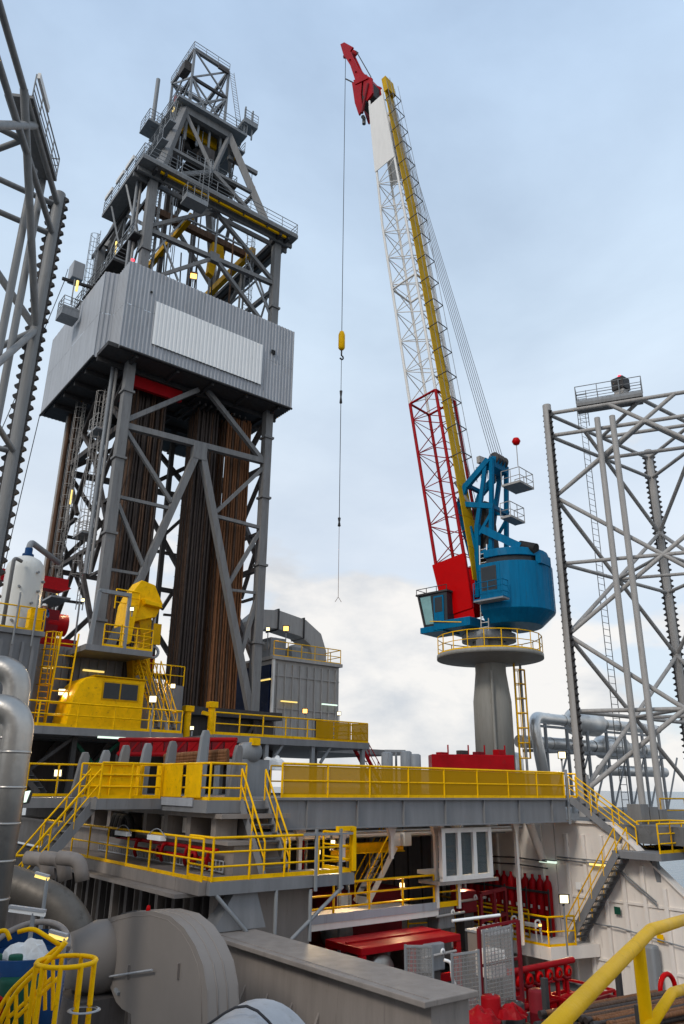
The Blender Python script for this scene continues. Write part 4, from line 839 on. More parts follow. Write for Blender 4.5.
q = dist(248, 752, 33); MB().lathe((q.x, q.y-.5, q.z), [(0, 0), (.4, 0), (.4, .9), (0, .9)], 18, 'y').build('drum', 'steel_mid', mc); box('frame', q.x-.8, q.x+.8, q.y-.45, q.y+.3, -.45, q.z-.3, 'steel_mid', mc); box('cap', q.x-.15, q.x+.2, q.y-.62, q.y-.3, q.z+.25, q.z+.55, 'yellow', mc)
def heap(name, c, rx, ry, h, m, label, cat, seed, n=22):
    random.seed(seed); b = MB(); vs = []; f = []; R = 7
    import mathutils
    for i in range(R+1):
        for k in range(n):
            a_ = 2*math.pi*k/n; r_ = i/R; nz_ = mathutils.noise.noise(V((r_*2.2*math.cos(a_)+seed, r_*2.2*math.sin(a_), seed)))
            vs.append(V(c)+V((rx*r_*math.cos(a_)*(1+.25*nz_), ry*r_*math.sin(a_)*(1+.25*nz_), h*(1-r_**2)*(1+.9*nz_))))
    for i in range(R):
        for k in range(n): f.append((i*n+k, i*n+(k+1) % n, (i+1)*n+(k+1) % n, (i+1)*n+k))
    b.add(vs, f, False); return b.build(name, m, label=label, cat=cat)
heap('sack_heap', dist(274, 770, 34), .75, .6, .5, 'cloth_white', 'heap of crumpled white sacks beside the deck winch', 'sacks', 3)
# ================================================================== left side above deck: cabin platform and houses
cp = thing('cabin_platform', 'yellow-railed platform carrying the yellow cabin', 'platform', (14.7, 40, -.45))
box('deck', 9.6, 19.1, 38.0, 41.3, 2.22, 2.58, 'plate_grey', cp); rail(cp, [(9.6, 38.06, 2.58), (19.0, 38.06, 2.58), (19.0, 40.2, 2.58)], 'yellow', 1.15, 1.75, .04, 1, .14)
for x in (10.4, 13.6, 17.4): beam('column', (x, 38.8, -.45), (x, 38.8, 2.2), .25, 'steel_dark', cp)
beam('brace', (10.4, 38.8, -.4), (13.6, 38.8, 2.2), .16, 'steel_dark', cp); beam('green_brace', (13.7, 39.6, -.4), (16.4, 39.6, 2.2), .16, 'green', cp); beam('green_brace', (16.4, 39.6, -.4), (13.7, 39.6, 2.2), .16, 'green', cp)
stairs('stairs', 'dark stair climbing under the cabin platform', (12.0, 37.6, -.45), (10.0, 39.2, 2.2), .9, (.6, .8, 0), 'steel_dark', 'steel_dark', 10, rails=(0, 0))
yc = thing('operator_cabin', 'bright yellow operator cabin with curved back and two dark windows', 'cabin', (15, 39.5, 2.58))
prof = [(13.0, 2.6), (17.0, 2.6), (17.0, 5.22), (14.3, 5.22), (13.75, 5.12), (13.45, 4.8), (13.2, 4.0)]
ycb = MB().prism([(x, 38.7, z) for x, z in prof], (0, 2.2, 0)).build('body', 'yellow', yc, bevel=.06)
for x0, x1 in ((14.75, 15.6), (15.68, 16.6)): box('window', x0, x1, 38.66, 38.69, 4.15, 4.95, 'glass_dark', ycb)
box('window_frame', 14.66, 16.7, 38.67, 38.695, 4.08, 5.02, 'yellow_dark', ycb); box('roof_edge', 14.2, 17.06, 38.62, 41, 5.23, 5.29, 'yellow_dark', yc)
eh = thing('equipment_house', 'long grey steel house behind the yellow cabin', 'house', (14.4, 43, 2.2))
ehw = box('wall', 11.6, 17.2, 41.5, 46, 2.2, 7.0, 'plate_grey', eh); ribs(ehw, 11.7, 17.1, 41.49, 2.6, 6.9, 11, 'plate_grey', .09, .12)
bk = thing('module_house', 'grey ribbed steel module under the white pressure vessel', 'house', (9, 41, -.45))
bkw = box('wall', 5.0, 11.35, 39.15, 44, -.45, 6.95, 'plate_grey', bk); ribs(bkw, 5.2, 11.3, 39.14, -.3, 6.6, 12, 'plate_grey', .1, .14); box('roof', 4.9, 11.5, 39.0, 44.1, 6.96, 7.2, 'plate_grey', bk)
rail(bk, [(5.0, 39.1, 7.2), (11.4, 39.1, 7.2), (11.4, 43, 7.2)], 'yellow', 1.15, 1.2, .035, 1, .1)
for x in (10.0, 10.9): bar('vent_pipe', (x, 38.95, 6.4), (x, 38.95, 9.0), .05, 'steel_mid', bk)
vs_ = thing('pressure_vessel', 'white upright pressure vessel with small nozzles on the grey module', 'tank', (10.75, 41.6, 7.2))
MB().lathe((10.75, 41.6, 0), [(1.0, 7.2), (1.0, 10.75), (.94, 11.1), (.72, 11.4), (.38, 11.58), (0, 11.62)], 40).build('shell', 'tank_white', vs_)
for k, (a_, z) in enumerate(((-1.2, 10.6), (-1.0, 9.6), (-2.0, 9.7), (-1.3, 8.9), (-1.9, 8.6), (-2.1, 7.9), (-.7, 10.2))): d = V((math.cos(a_), math.sin(a_), 0)); bar('nozzle', V((10.75, 41.6, z))+d*.9, V((10.75, 41.6, z))+d*1.14, .07, 'steel_mid', vs_)
MB().tube(bend([(10.75, 41.6, 11.6), (10.75, 41.6, 12.5), (13.5, 45.2, 12.6)], .5), .17, 12).build('outlet_pipe', 'steel_mid', vs_); MB().lathe((10.75, 41.6, 0), [(0, 11.55), (.3, 11.6), (.3, 11.75), (.2, 11.8), (.2, 12.1), (0, 12.1)], 18).build('flange', 'blue', vs_)
MB().tube(bend([(10.2, 40.5, 11.0), (9.75, 40.3, 11.1), (9.75, 40.3, 7.3)], .3), .1, 8).build('down_pipe', 'steel_grey', vs_)
box('instrument_cabinet', 10.75, 11.4, 39.4, 40.0, 7.2, 8.4, 'yellow', label='yellow cabinet in front of the white pressure vessel', cat='cabinet', bevel=.03)
rc = thing('red_hoist', 'red overhead hoist frame behind the white pressure vessel', 'hoist', (12, 45, 7))
beam('beam', (6, 46.5, 11.6), (14.6, 46.5, 11.6), .5, 'red', rc, .7); MB().prism([(12.6, 44.6, 11.5), (14.3, 44.6, 11.0), (13.8, 44.6, 10.75), (12.6, 44.6, 10.8)], (0, .8, 0)).build('arm', 'red', rc); beam('column', (12.9, 45, 5), (12.9, 45, 9.6), .6, 'dark_red', rc); beam('column', (7, 46.5, 5), (7, 46.5, 11.3), .5, 'red', rc)
for z in (7.6, 8.6, 9.6): beam('lattice', (6.5, 46.1, z), (9.2, 46.1, z+1.2), .14, 'yellow', rc); beam('lattice', (9.2, 46.1, z), (6.5, 46.1, z+1.2), .14, 'yellow', rc)
box('blue_tank', 5.5, 9.4, 45.2, 46, 6.9, 9.0, 'blue', label='dark blue tank behind the white pressure vessel', cat='tank')
rm = thing('red_machine', 'red pump skid with grey frame beside the white pressure vessel', 'pump', (13, 42.6, 7))
box('base', 11.9, 14.2, 42.0, 43.6, 7.01, 7.5, 'red', rm); MB().lathe((12.4, 42.9, 8.4), [(0, 0), (.55, 0), (.62, .2), (.62, 1.3), (0, 1.4)], 20, 'x').build('motor', 'red', rm); box('pump_case', 12.2, 13.1, 42.3, 43.4, 7.5, 9.1, 'dark_red', rm)
for x in (11.9, 14.0): beam('frame_post', (x, 41.9, 7.0), (x, 41.9, 9.6), .08, 'steel_mid', rm)
hp_ = thing('handler_platform', 'grey platform with yellow rails beside the yellow pipe handler', 'platform', (15.3, 40, 6.5))
box('deck', 13.5, 17.2, 38.6, 41.4, 6.5, 6.8, 'plate_grey', hp_); rail(hp_, [(14.4, 38.65, 6.8), (17.15, 38.65, 6.8), (17.15, 41, 6.8)], 'yellow', 1.15, .95, .035, 2, .12)
beam('frame_post', (13.7, 38.7, 6.8), (13.9, 38.7, 9.7), .2, 'steel_mid', hp_); beam('frame_post', (13.9, 38.7, 9.7), (15.6, 38.7, 9.7), .2, 'steel_mid', hp_); beam('frame_post', (15.6, 38.7, 6.8), (15.6, 38.7, 9.8), .16, 'steel_mid', hp_)
for x in (13.8, 16.8): beam('column', (x, 41.2, 2.6), (x, 41.2, 6.5), .22, 'steel_dark', hp_)
yh = thing('pipe_handler', 'yellow hooded pipe handling machine with rusty arm by the racked pipes', 'machine', (17.4, 40, 4.6))
def hpl(pxs, y, d, m, n): MB().prism([ony(a_, b_, y) for a_, b_ in pxs], (0, d, 0)).build(n, m, yh, bevel=.03)
hpl([(142, 580), (155, 585), (163, 604), (156, 617), (140, 620), (123, 625), (127, 603), (132, 593)], 40.0, 1.3, 'yellow', 'hood')
hpl([(128, 603), (138, 606), (131, 643), (122, 646)], 39.7, .28, 'yellow', 'arm'); hpl([(139, 616), (152, 616), (151, 645), (148, 664), (136, 662), (141, 640)], 40.2, .9, 'yellow_dark', 'column')
hpl([(132, 655), (150, 655), (152, 700), (134, 700)], 40.3, .9, 'yellow_dark', 'base'); hpl([(144, 598), (161, 604), (163, 608), (146, 604)], 39.6, .4, 'yellow', 'beam')
q = ony(154, 628, 40.2); bar('guide_pipe', q-UZ*1.4, q+UZ*1.2, .07, 'clad_grey', yh); q = ony(156, 634, 40); box('side_plate', q.x-.15, q.x+.3, q.y, q.y+.1, q.z-.6, q.z+.6, 'yellow_dark', yh)
q = ony(122, 604, 40); rail(yh, [q+V((-.4, 0, -.3)), q+V((1.0, 0, -.3))], 'yellow', 1.1, .7, .035, 2, 0)
q = ony(153, 652, 40.4); MB().lathe(q, [(.25, -.06), (.38, -.06), (.38, .06), (.25, .06)], 18, 'y').build('cable_reel', 'clad_grey', yh); box('red_block', q.x-.4, q.x+.3, q.y+.3, q.y+.9, q.z-.9, q.z-.1, 'dark_red', yh)
for k in range(8): z = 4.8+k*.25; MB().tube([(17.2+.3*math.cos(a_), 40.0+.2*math.sin(a_), z+.1*math.sin(3*a_)) for a_ in [2*math.pi*j/10 for j in range(11)]], .04, 5).build('cable_coil', 'yellow_dark', yh)
lg = thing('caged_ladder', 'yellow caged ladder standing beside the grey equipment house', 'ladder', (12.5, 40.6, 2.58))
ladder(lg, (12.4, 40.9, 2.6), (12.4, 40.9, 7.6), (1, 0, 0), 'yellow', .5, .04, .95, .3)
ladder(lg, (12.7, 39.4, 2.6), (12.9, 39.4, 7.4), (1, 0, 0), 'yellow', .9, .05, 0, .55, 'frame')
for x, n_ in ((17.3, 'nearer the yellow cabin'), (18.2, 'nearer the racked pipes')):
    stairs('stairs', 'steep yellow stair %s' % n_, (x+.6, 38.7, 2.6), (x-.05, 40.0, 5.6), .55, (1, .3, 0), 'steel_mid', 'yellow', 10)
box('step_box', 17.6, 20.2, 40.6, 41.55, 2.6, 5.4, 'plate_grey', label='grey steel locker behind the steep yellow stairs', cat='locker')
rail(thing('edge_railing', 'yellow railing along the drill floor edge beside the step stairs', 'railing', (19, 41, 4.6)), [(17.6, 40.65, 5.4), (20.2, 40.65, 5.4)], 'yellow', 1.1, .8, .035, 1, 0)
# a worker in dark overalls and white hard hat by the vessel
def person(name, label, base, h, face, cloth, hat):
    base = V(base); f = V(face).normalized(); s = f.cross(UZ).normalized(); k = h/1.76
    J = {'pel': (0, 0, .95), 'ch': (0, .02, 1.28), 'nk': (0, .02, 1.47), 'hd': (0, .05, 1.64)}
    pts = [(0, 0, .95), (0, .02, 1.2), (0, .02, 1.4), (0, .02, 1.5), (.11, 0, .88), (.12, .03, .5), (.12, -.02, .09), (.12, .14, .04), (-.11, 0, .88), (-.13, .0, .5), (-.14, -.06, .09), (-.14, .1, .04),
           (.2, .0, 1.42), (.27, .02, 1.15), (.2, .22, 1.05), (.16, .3, 1.04), (-.2, .0, 1.42), (-.27, .02, 1.15), (-.22, .2, 1.02), (-.18, .28, 1.0)]
    rad = [.16, .15, .17, .07, .1, .075, .05, .045, .1, .075, .05, .045, .08, .055, .042, .04, .08, .055, .042, .04]
    ed = [(0, 1), (1, 2), (2, 3), (0, 4), (4, 5), (5, 6), (6, 7), (0, 8), (8, 9), (9, 10), (10, 11), (2, 12), (12, 13), (13, 14), (14, 15), (2, 16), (16, 17), (17, 18), (18, 19)]
    me = bpy.data.meshes.new(name); me.from_pydata([(s*p[0]+f*p[1]+UZ*p[2])*k for p in pts], ed, []); me.materials.append(MT[cloth])
    o = bpy.data.objects.new(name, me); link(o, None, base); tag(o, label, 'person'); md = o.modifiers.new('skin', 'SKIN'); o.modifiers.new('sub', 'SUBSURF').levels = 2; o.modifiers['sub'].render_levels = 2
    for i, v in enumerate(me.skin_vertices[0].data): v.radius = (rad[i]*k, rad[i]*k); v.use_root = i == 0
    MB().lathe(base+(f*.03+UZ*1.5)*k, [(.05*k, 0), (.075*k, .03*k), (.088*k, .1*k), (.082*k, .18*k), (.0, .24*k)], 16).build('head', 'skin', o)
    c = base+(f*.035+UZ*1.64)*k; MB().lathe(c, [(.155*k, 0), (.15*k, .015*k), (.118*k, .02*k), (.112*k, .08*k), (.07*k, .125*k), (0, .135*k)], 18).build('hard_hat', hat, o)
    for sg in (1, -1): b = base+(s*(.16*sg)+f*.3+UZ*1.03)*k; MB().tube([b, b+f*.05, b+f*.09-UZ*.03], .035, 8).build('hand', 'skin', o)
    return o
person('person', 'person in dark overalls and white hard hat standing by the white vessel', (11.75, 40.7, 7.2), 1.78, (-.2, -1, 0), 'jacket_blue', 'cloth_white')
# ================================================================== blower module right of the derrick
bp_ = thing('module_platform', 'yellow mesh-railed platform carrying the grey ribbed module', 'platform', (26, 38.5, -.45))
box('deck', 20.4, 31.2, 36.9, 42.6, 2.2, 2.56, 'plate_grey', bp_); rail(bp_, [(20.4, 36.96, 2.56), (31.1, 36.96, 2.56), (31.1, 41.5, 2.56)], 'yellow', 1.15, 1.55, .04, 1, .14)
for k in range(3): x = 27.1+k*1.35; box('mesh_panel', x, x+1.28, 36.9, 36.92, 2.7, 3.65, 'yellow_mesh', bp_)
for x in (20.8, 23.8, 27, 30.8):
    for y in (37.1, 42): beam('column', (x, y, -.45), (x, y, 2.2), .22, 'steel_mid', bp_)
for x in (24.2, 27.6): beam('haunch', (x, 37.1, 1.3), (x+.7, 37.1, 2.2), .14, 'steel_mid', bp_)
bm_ = thing('blower_module', 'grey ribbed steel module topped by a big bent air duct', 'module', (33.728, 40, 3.174))
bmw = box('wall', 30.69, 36.89, 47.368, 52.576, 2.57, 8.866, 'leg_warm', bm_); ribs(bmw, 30.752, 36.89, 47.356, 3.41, 8.618, 9, 'leg_warm', .1, .09); box('roof', 30.504, 37.076, 47.12, 52.824, 8.878, 9.126, 'leg_warm', bm_)
for z in (5.332, 7.688): box('rib', 30.702, 36.878, 47.294, 47.356, z, z+.08, 'leg_warm', bm_)
box('corner_post', 30.578, 30.752, 47.182, 47.368, 3.187, 8.866, 'boom_white', bm_); box('door', 34.596, 35.34, 47.232, 47.281, 3.199, 4.836, 'steel_dark', bm_)
rail(bm_, [(30.628, 47.244, 9.126), (36.952, 47.244, 9.126), (36.952, 52.576, 9.126)], 'yellow', 1.1, 1.2, .035, 1, .08)
dpts = [(30.008, 50.096, 10.168), (30.008, 50.096, 11.532), (30.876, 50.096, 12.276), (32.24, 50.096, 12.4), (34.72, 50.096, 12.028), (35.96, 50.096, 11.284), (36.332, 50.096, 10.292), (36.332, 50.096, 9.126)]
b = MB(); hw = .62
for i in range(len(dpts)): pass
vsd = []; fd = []
for i, p in enumerate(dpts):
    p = V(p); d = (V(dpts[min(i+1, len(dpts)-1)])-V(dpts[max(i-1, 0)])).normalized(); n_ = V((-d.z, 0, d.x)); sw = .75
    vsd += [p+n_*sw+V((0, -.8, 0)), p+n_*sw+V((0, .8, 0)), p-n_*sw+V((0, .8, 0)), p-n_*sw+V((0, -.8, 0))]
for i in range(len(dpts)-1):
    for k in range(4): fd.append((i*4+k, i*4+(k+1) % 4, i*4+4+(k+1) % 4, i*4+4+k))
fd += [(3, 2, 1, 0), tuple(len(vsd)-4+k for k in range(4))]; b.add(vsd, fd); b.build('air_duct', 'leg_warm', bm_, bevel=.03)
for i in (3, 4): p = dpts[i]; box('duct_flange', p[0]-.05, p[0]+.05, p[1]-.9, p[1]+.9, p[2]-.85, p[2]+.85, 'steel_dark', bm_)
MB().lathe((31.496, 48.236, 10.044), [(0, 0), (.62, 0), (.7, .15), (.7, .9), (0, 1.0)], 22, 'y').build('fan_casing', 'leg_warm', bm_); MB().lathe((33.604, 48.236, 9.92), [(0, 0), (.5, 0), (.58, .15), (.58, .9), (0, 1.0)], 22, 'y').build('fan_casing', 'leg_warm', bm_)
box('fan_base', 30.876, 32.24, 48.112, 49.6, 9.139, 10.664, 'steel_mid', bm_); box('fan_base', 32.86, 34.348, 48.112, 49.6, 9.139, 10.168, 'steel_mid', bm_)
box('shade_sheet', 30.5, 30.68, 47.5, 52.5, 2.57, 8.5, 'navy', bm_)  # navy sheet paints in the shade on the module's left side
box('rear_deck', 20.4, 39, 42.62, 54, 2.2, 2.55, 'plate_grey', bp_)
for k, (px, py, m) in enumerate(((188, 712, 'yellow'), (212, 708, 'yellow'))):
    q = dist(px, py, 45); t = thing('control_stand', ('slim' if k == 0 else 'branched')+' yellow control stand at the foot of the racked pipes', 'control stand', (q.x, q.y, 2.56))
    bar('post', (q.x, q.y, 2.2), (q.x, q.y, q.z), .2, m, t, 12); box('head', q.x-.28, q.x+.28, q.y-.25, q.y+.25, q.z, q.z+.35, m, t, bevel=.03); beam('arm', (q.x, q.y, q.z-.4), (q.x-.6 if k else q.x+.05, q.y, q.z-.3), .2, m, t)
stairs('stairs', 'thin red stair slanting down from the module platform', (33.4, 38.2, -.4), (31.2, 38.2, 2.5), .8, (0, 1, 0), 'red', 'red', 9)
# ================================================================== things seen over the girder rail
for k, (px, py) in enumerate(((387, 752), (406, 751), (415, 754))):
    q = dist(px, py, 41); tag(MB().lathe((q.x, q.y, 0), [(0, -.46), (.3, -.46), (.3, q.z-.06), (.2, q.z), (0, q.z)], 20).build('vent_post', 'steel_mid'), 'round grey vent post behind the girder railing', 'vent', 'vent posts behind the girder')
q = dist(396, 751, 41.5); bar_t = thing('pipe_goalpost', 'thin goalpost frame among the round vent posts', 'frame', (q.x, q.y, -.46)); beam('crossbar', q-R0*.6, q+R0*.5, .12, 'steel_mid', bar_t); bar('post', q-UZ*(q.z+.46), q, .06, 'steel_mid', bar_t)
rs = thing('red_skid', 'low red skid unit in front of the crane pedestal', 'skid', dist(470, 770, 41)-UZ*1.5)
a = dist(432, 768, 41); a.z = -.4; tz_ = dist(432, 754, 41).z
b0 = a+R0*4.3; MB().prism([a, b0, b0+HD*1.6, a+HD*1.6], UZ*(tz_-a.z)).build('tank', 'red', rs, bevel=.04)
for k, t in enumerate((.15, .4, .6, .85)): p = a.lerp(b0, t)+HD*.6+UZ*(tz_-a.z); box('fitting', p.x-.3, p.x+.25, p.y-.2, p.y+.2, p.z, p.z+(.12, .22, .16, .28)[k], ('red', 'steel_dark', 'dark_red', 'red')[k], rs, bevel=.03); bar('rail_post', p+R0*.3, p+R0*.3+UZ*.5, .04, 'red', rs)
# ------------------------------------------------------------------ insulated exhaust pipes beyond the crane
def ppath(pts, r, name, label, m='insulation'):
    return MB().tube(bend(pts, 1.0, 8), r, 18).build(name, m, label=label, cat='pipe')
ep = thing('exhaust_rack', 'grey steel rack carrying silver exhaust pipes behind the lattice leg', 'pipe rack', (52, 34, -1.46))
def EP(px, py): return ony(px, py, 34.0)
P1 = [EP(528, 768), EP(517, 714), EP(541, 716)]
za = EP(541, 716).z
def seg(px0, px1, py0, dy, y): a = ony(px0, py0, y); b = ony(px1, py0, y); return V((a.x, y+dy, a.z)), V((b.x, y+dy, a.z))
a, b = ony(528, 717, 34.0), ony(655, 733, 34.0); b = V((b.x, 34.0, a.z))
v0 = a+V((-.3, -.6, 0)); MB().tube(bend([V((v0.x+.5, 32.9, -1)), v0, a+V((2, 0, 0)), b], 1.2, 8), .38, 20).build('exhaust_pipe', 'bright_cladding', label='upper silver exhaust pipe with vertical riser beside the crane pedestal', cat='pipe')
MB().lathe((a.x+6.2, 34.0, a.z), [(0, -1.4), (.45, -1.4), (.95, -1.0), (.95, 1.6), (.45, 2.0), (0, 2.0)], 24, 'x').build('silencer', 'bright_cladding', label='fat silver silencer drum on the upper exhaust pipe', cat='silencer')
a2 = ony(530, 742, 34.6); b2 = V((b.x+.5, 34.6, a2.z)); MB().tube([a2-V((1.2, 0, 0)), b2], .42, 20).build('exhaust_pipe', 'bright_cladding', label='middle silver exhaust pipe running behind the lattice leg', cat='pipe')
MB().lathe((a2.x+9.5, 34.6, a2.z), [(0, -1.4), (.45, -1.4), (.85, -1.0), (.85, 1.6), (.45, 2.0), (0, 2.0)], 24, 'x').build('silencer', 'bright_cladding', label='smaller silver silencer drum on the middle exhaust pipe', cat='silencer')
a3 = ony(600, 770, 34.0); MB().tube([a3, V((b.x+.7, 34.0, a3.z))], .38, 18).build('exhaust_pipe', 'bright_cladding', label='lowest silver exhaust pipe ending beyond the lattice leg', cat='pipe')
for k in range(7):
    x = a.x+1.0+k*2.4; bar('post', (x, 33.4, -1.46), (x, 33.4, a.z-.4), .12, 'steel_mid', ep); beam('crossbeam', (x, 33.2, a2.z-.55), (x, 35.4, a2.z-.55), .2, 'steel_mid', ep); beam('brace', (x, 33.4, -1.4), (x+2.4, 33.4, a2.z-.55), .1, 'steel_mid', ep)
beam('rack_beam', (a.x, 33.4, a.z-.6), (b.x-1, 33.4, a.z-.6), .16, 'steel_mid', ep); beam('rack_beam', (a.x, 33.4, a2.z-.6), (b.x, 33.4, a2.z-.6), .2, 'steel_mid', ep)
q = ony(498, 740, 33.4); MB().lathe((q.x+1.3, 33.4, -.4), [(0, 0), (.7, 0), (.7, 2.2), (.5, 2.6), (0, 2.7)], 24).build('silver_tank', 'bright_cladding', label='small silver tank at the foot of the exhaust riser', cat='tank')
for k in range(8):
    for (aa, r_, yy) in ((a, .38, 34.0), (a2, .42, 34.6)): MB().lathe((aa.x+2.2+k*1.7, yy, aa.z), [(r_, -.04), (r_+.025, -.03), (r_+.025, .03), (r_, .04)], 20, 'x').build('band', 'sooty_metal' if k == 3 else 'insulation', ep)
for yy, aa in ((34.0, a), (34.6, a2)): MB().lathe((b.x+.2, yy, aa.z), [(0, 0), (.3, 0), (.3, .35), (.22, .36), (.22, .1), (0, .1)], 18, 'x').build('outlet', 'steel_dark', ep)
# ================================================================== right end: landings, stairs and white bulkhead
WX = 32.5
wb = thing('white_bulkhead', 'white stiffened bulkhead with sloping top edge on the slot side', 'wall', (WX+.2, 20, ZM))
pol = [(24.6, ZM), (24.6, -1.47), (21.4, -1.47), (18.4, -4.0), (15.0, -6.6), (9, -8.6), (9, ZM)]
MB().prism([(WX, y, z) for y, z in pol], (.25, 0, 0)).build('plate', 'white_paint', wb)
def ztop_(y):
    if y >= 21.4: return -1.6
    pr = [(21.4, -1.6), (18.4, -4.15), (15, -6.75), (9, -8.7)]
    for (a_, b_), (c_, d_) in zip(pr, pr[1:]):
        if c_ <= y <= a_: return b_+(d_-b_)*(a_-y)/(a_-c_)
for k in range(14):
    y = 23.9-k*.95; z = ztop_(y)-.35
    if z > ZM+.3: box('rib', WX-.14, WX, y-.09, y+.09, ZM, z, 'white_paint', wb, bevel=.02)
for p, q in zip(pol[1:5], pol[2:6]): MB().prism([(WX-.16, p[0], p[1]), (WX-.16, q[0], q[1]), (WX-.16, q[0], q[1]+.1), (WX-.16, p[0], p[1]+.1)], (.5, 0, 0)).build('cap_plate', 'white_paint', wb)
for z, y1 in ((-4.6, 17.9), (-7.0, 14.5)): box('seam_plate', WX-.07, WX, y1, 24.6, z-.05, z+.05, 'white_paint', wb)
for z in (-3.0, -3.12, -5.6): MB().tube([(WX-.2, 24.4, z), (WX-.2, 21.5, z), (WX-.2, 19.5 if z > -4 else 16, z-(1.4 if z > -4 else .6))], .03, 6).build('cable_run', 'steel_mid', wb)
for k in range(4): box('sign_plate', WX-.17, WX-.15, 23.2-k*1.9, 23.5-k*1.9, -4.3-.8*k, -4.0-.8*k, ('clad_white', 'green', 'yellow', 'clad_white')[k], wb)
bw = thing('recess_wall', 'pale wall behind the red cylinders in the slot recess', 'wall', (28, 30, ZM))
box('plate', 25.5, WX+.2, 32.3, 32.55, ZM, -1.12, 'dark_wall', bw); box('plate', WX, WX+.25, 24.65, 32.29, ZM, -1.47, 'white_paint', bw)
for k in range(7): x = 26+k*1.0; box('rib', x-.06, x+.06, 32.18, 32.3, -6.4, -1.12, 'dark_wall', bw)
for k in range(5): y = 25.4+k*1.4; box('rib', WX-.12, WX, y-.07, y+.07, ZM, -1.6, 'white_paint', bw)
for z in (-3.2, -3.5): MB().tube([(32.3, 32, z), (32.3, 29.4, z-.1), (32.3, 27, z), (32.3, 25, z-.05)], .035, 6).build('cable_run', 'steel_dark', bw)
rp2 = thing('recess_platform', 'white-edged platform with yellow railing in front of the red cylinders', 'platform', (30.5, 26, -6.9))
MB().prism([(29.9, 23.3, -6.9), (32.45, 22.6, -6.9), (32.45, 32.1, -6.9), (26.2, 32.1, -6.9), (26.2, 28.4, -6.9), (29.9, 27.4, -6.9)], UZ*.5).build('deck', 'white_paint', rp2)
rail(rp2, [(31.3, 23.0, -6.4), (29.95, 23.4, -6.4), (29.95, 27.4, -6.4), (26.3, 28.4, -6.4)], 'yellow', 1.15, 1.35, .038, 1, .1)
rail(rp2, [(30.9, 25.2, -6.4), (30.9, 31, -6.4)], 'yellow_dark', 1.15, .9, .04, 2, .1)
for k in range(15):
    y = 24.95+k*.44; t = tag(MB().lathe((32.15, y, -6.4), [(0, 0), (.18, 0), (.19, .05), (.2, 2.05), (.16, 2.28), (.07, 2.4), (.07, 2.55), (0, 2.55)], 16).build('gas_cylinder', 'red'), 'tall red gas cylinder standing in a row against the pale recess wall', 'gas cylinder', 'row of red gas cylinders')
    box('label_patch', 31.935, 31.95, y-.05, y+.05, -5.3, -5.15, 'cloth_white', t)
ck = thing('cylinder_rack', 'dark steel rack bars holding the row of red gas cylinders', 'rack', (31.9, 28, -6.4))
for z in (-5.7, -4.55): beam('bar', (31.9, 24.7, z), (31.9, 31.4, z), .05, 'steel_dark', ck, .1)
for k in range(6): beam('upright', (31.86, 24.72+k*1.32, -6.4), (31.86, 24.72+k*1.32, -4.4), .06, 'steel_dark', ck)
q0, q1 = ony(529, 822, 25.2), ony(559, 904, 25.6); st_ = thing('inclined_strut', 'thick white strut with yellow and black striped foot', 'strut', q1); bar('tube', q1, q0, .2, 'white_paint', st_, 16)
dd = (q0-q1).normalized()
for k in range(8): bar('stripe', q1+dd*(.1*k-.1), q1+dd*(.1*k-.002), .34-.015*k, ('yellow', 'rubber')[k % 2], st_, 4)
bn = thing('white_bench', 'small white tubular bench behind the yellow recess railing', 'bench', (30.6, 24.8, -6.4)); beam('seat', (30.35, 24.2, -5.72), (30.35, 25.7, -5.72), .4, 'clad_white', bn, .1)
for y in (24.25, 25.6): MB().tube(bend([(30.2, y, -6.4), (30.15, y, -5.5), (30.5, y, -5.5), (30.55, y, -6.4)], .15), .04, 6).build('leg', 'clad_white', bn)
# landing, upper stair, lower stair
rl_ = thing('corner_landing', 'grey landing with yellow railings where the two right stairs meet', 'platform', (33.5, 19.8, -2.8))
MB().prism([(31.55, 18.6, -2.75), (36.5, 18.6, -2.75), (36.5, 20.9, -2.75), (31.55, 20.9, -2.75)], UZ*.28).build('deck', 'plate_grey', rl_)
rail(rl_, [(32.6, 18.65, -2.47), (36.4, 18.65, -2.47), (36.4, 20.8, -2.47), (33.6, 20.8, -2.47)], 'yellow', 1.15, .9, .036, 2, .12); rail(rl_, [(31.6, 18.65, -2.47), (32.6, 18.65, -2.47)], 'yellow', 1.15, .9, .036, 2, .12)
for p, q in (((32.4, 19.4, -2.8), (33.2, 19.4, -6)), ((36, 19, -2.8), (36, 19, -9))): beam('support', p, q, .22, 'steel_mid', rl_)
for k in range(3): box('locker', 34.2+k*.8, 34.9+k*.8, 20.9, 21.6, -1.45, -.6-.12*k, 'steel_grey', rl_)
stairs('stairs', 'grey stair with yellow handrails along the bulkhead down to the recess platform', (31.9, 23.5, -6.42), (31.9, 20.6, -2.55), .95, (1, 0, 0), 'plate_grey', 'yellow', 15, sb=.3)
stairs('stairs', 'grey stair with yellow handrails from girder end down to the corner landing', (33.2, 20.5, -2.55), (32.3, 23.2, -.4), 1.0, (1, .3, 0), 'plate_grey', 'yellow', 10, sb=.3)
el_ = thing('end_platform', 'small grey platform with yellow railing at the right end of the girder', 'platform', (32.4, 24, -1))
box('deck', 31.52, 33.6, 23.2, 25.6, -.75, -.38, 'plate_grey', el_); rail(el_, [(31.55, 23.25, -.38), (32.0, 23.25, -.38)], 'yellow', 1.12, .8, .036, 1, .12); rail(el_, [(31.55, 25.5, -.38), (33.5, 25.5, -.38), (33.5, 23.8, -.38)], 'yellow', 1.12, .9, .036, 1, .12)
bar('post', (31.75, 23.1, -1.5), (31.75, 23.1, .9), .07, 'steel_mid', el_); bar('lamp_post', (33.3, 23.0, -1.46), (33.3, 23.0, .7), .08, 'steel_mid', el_)
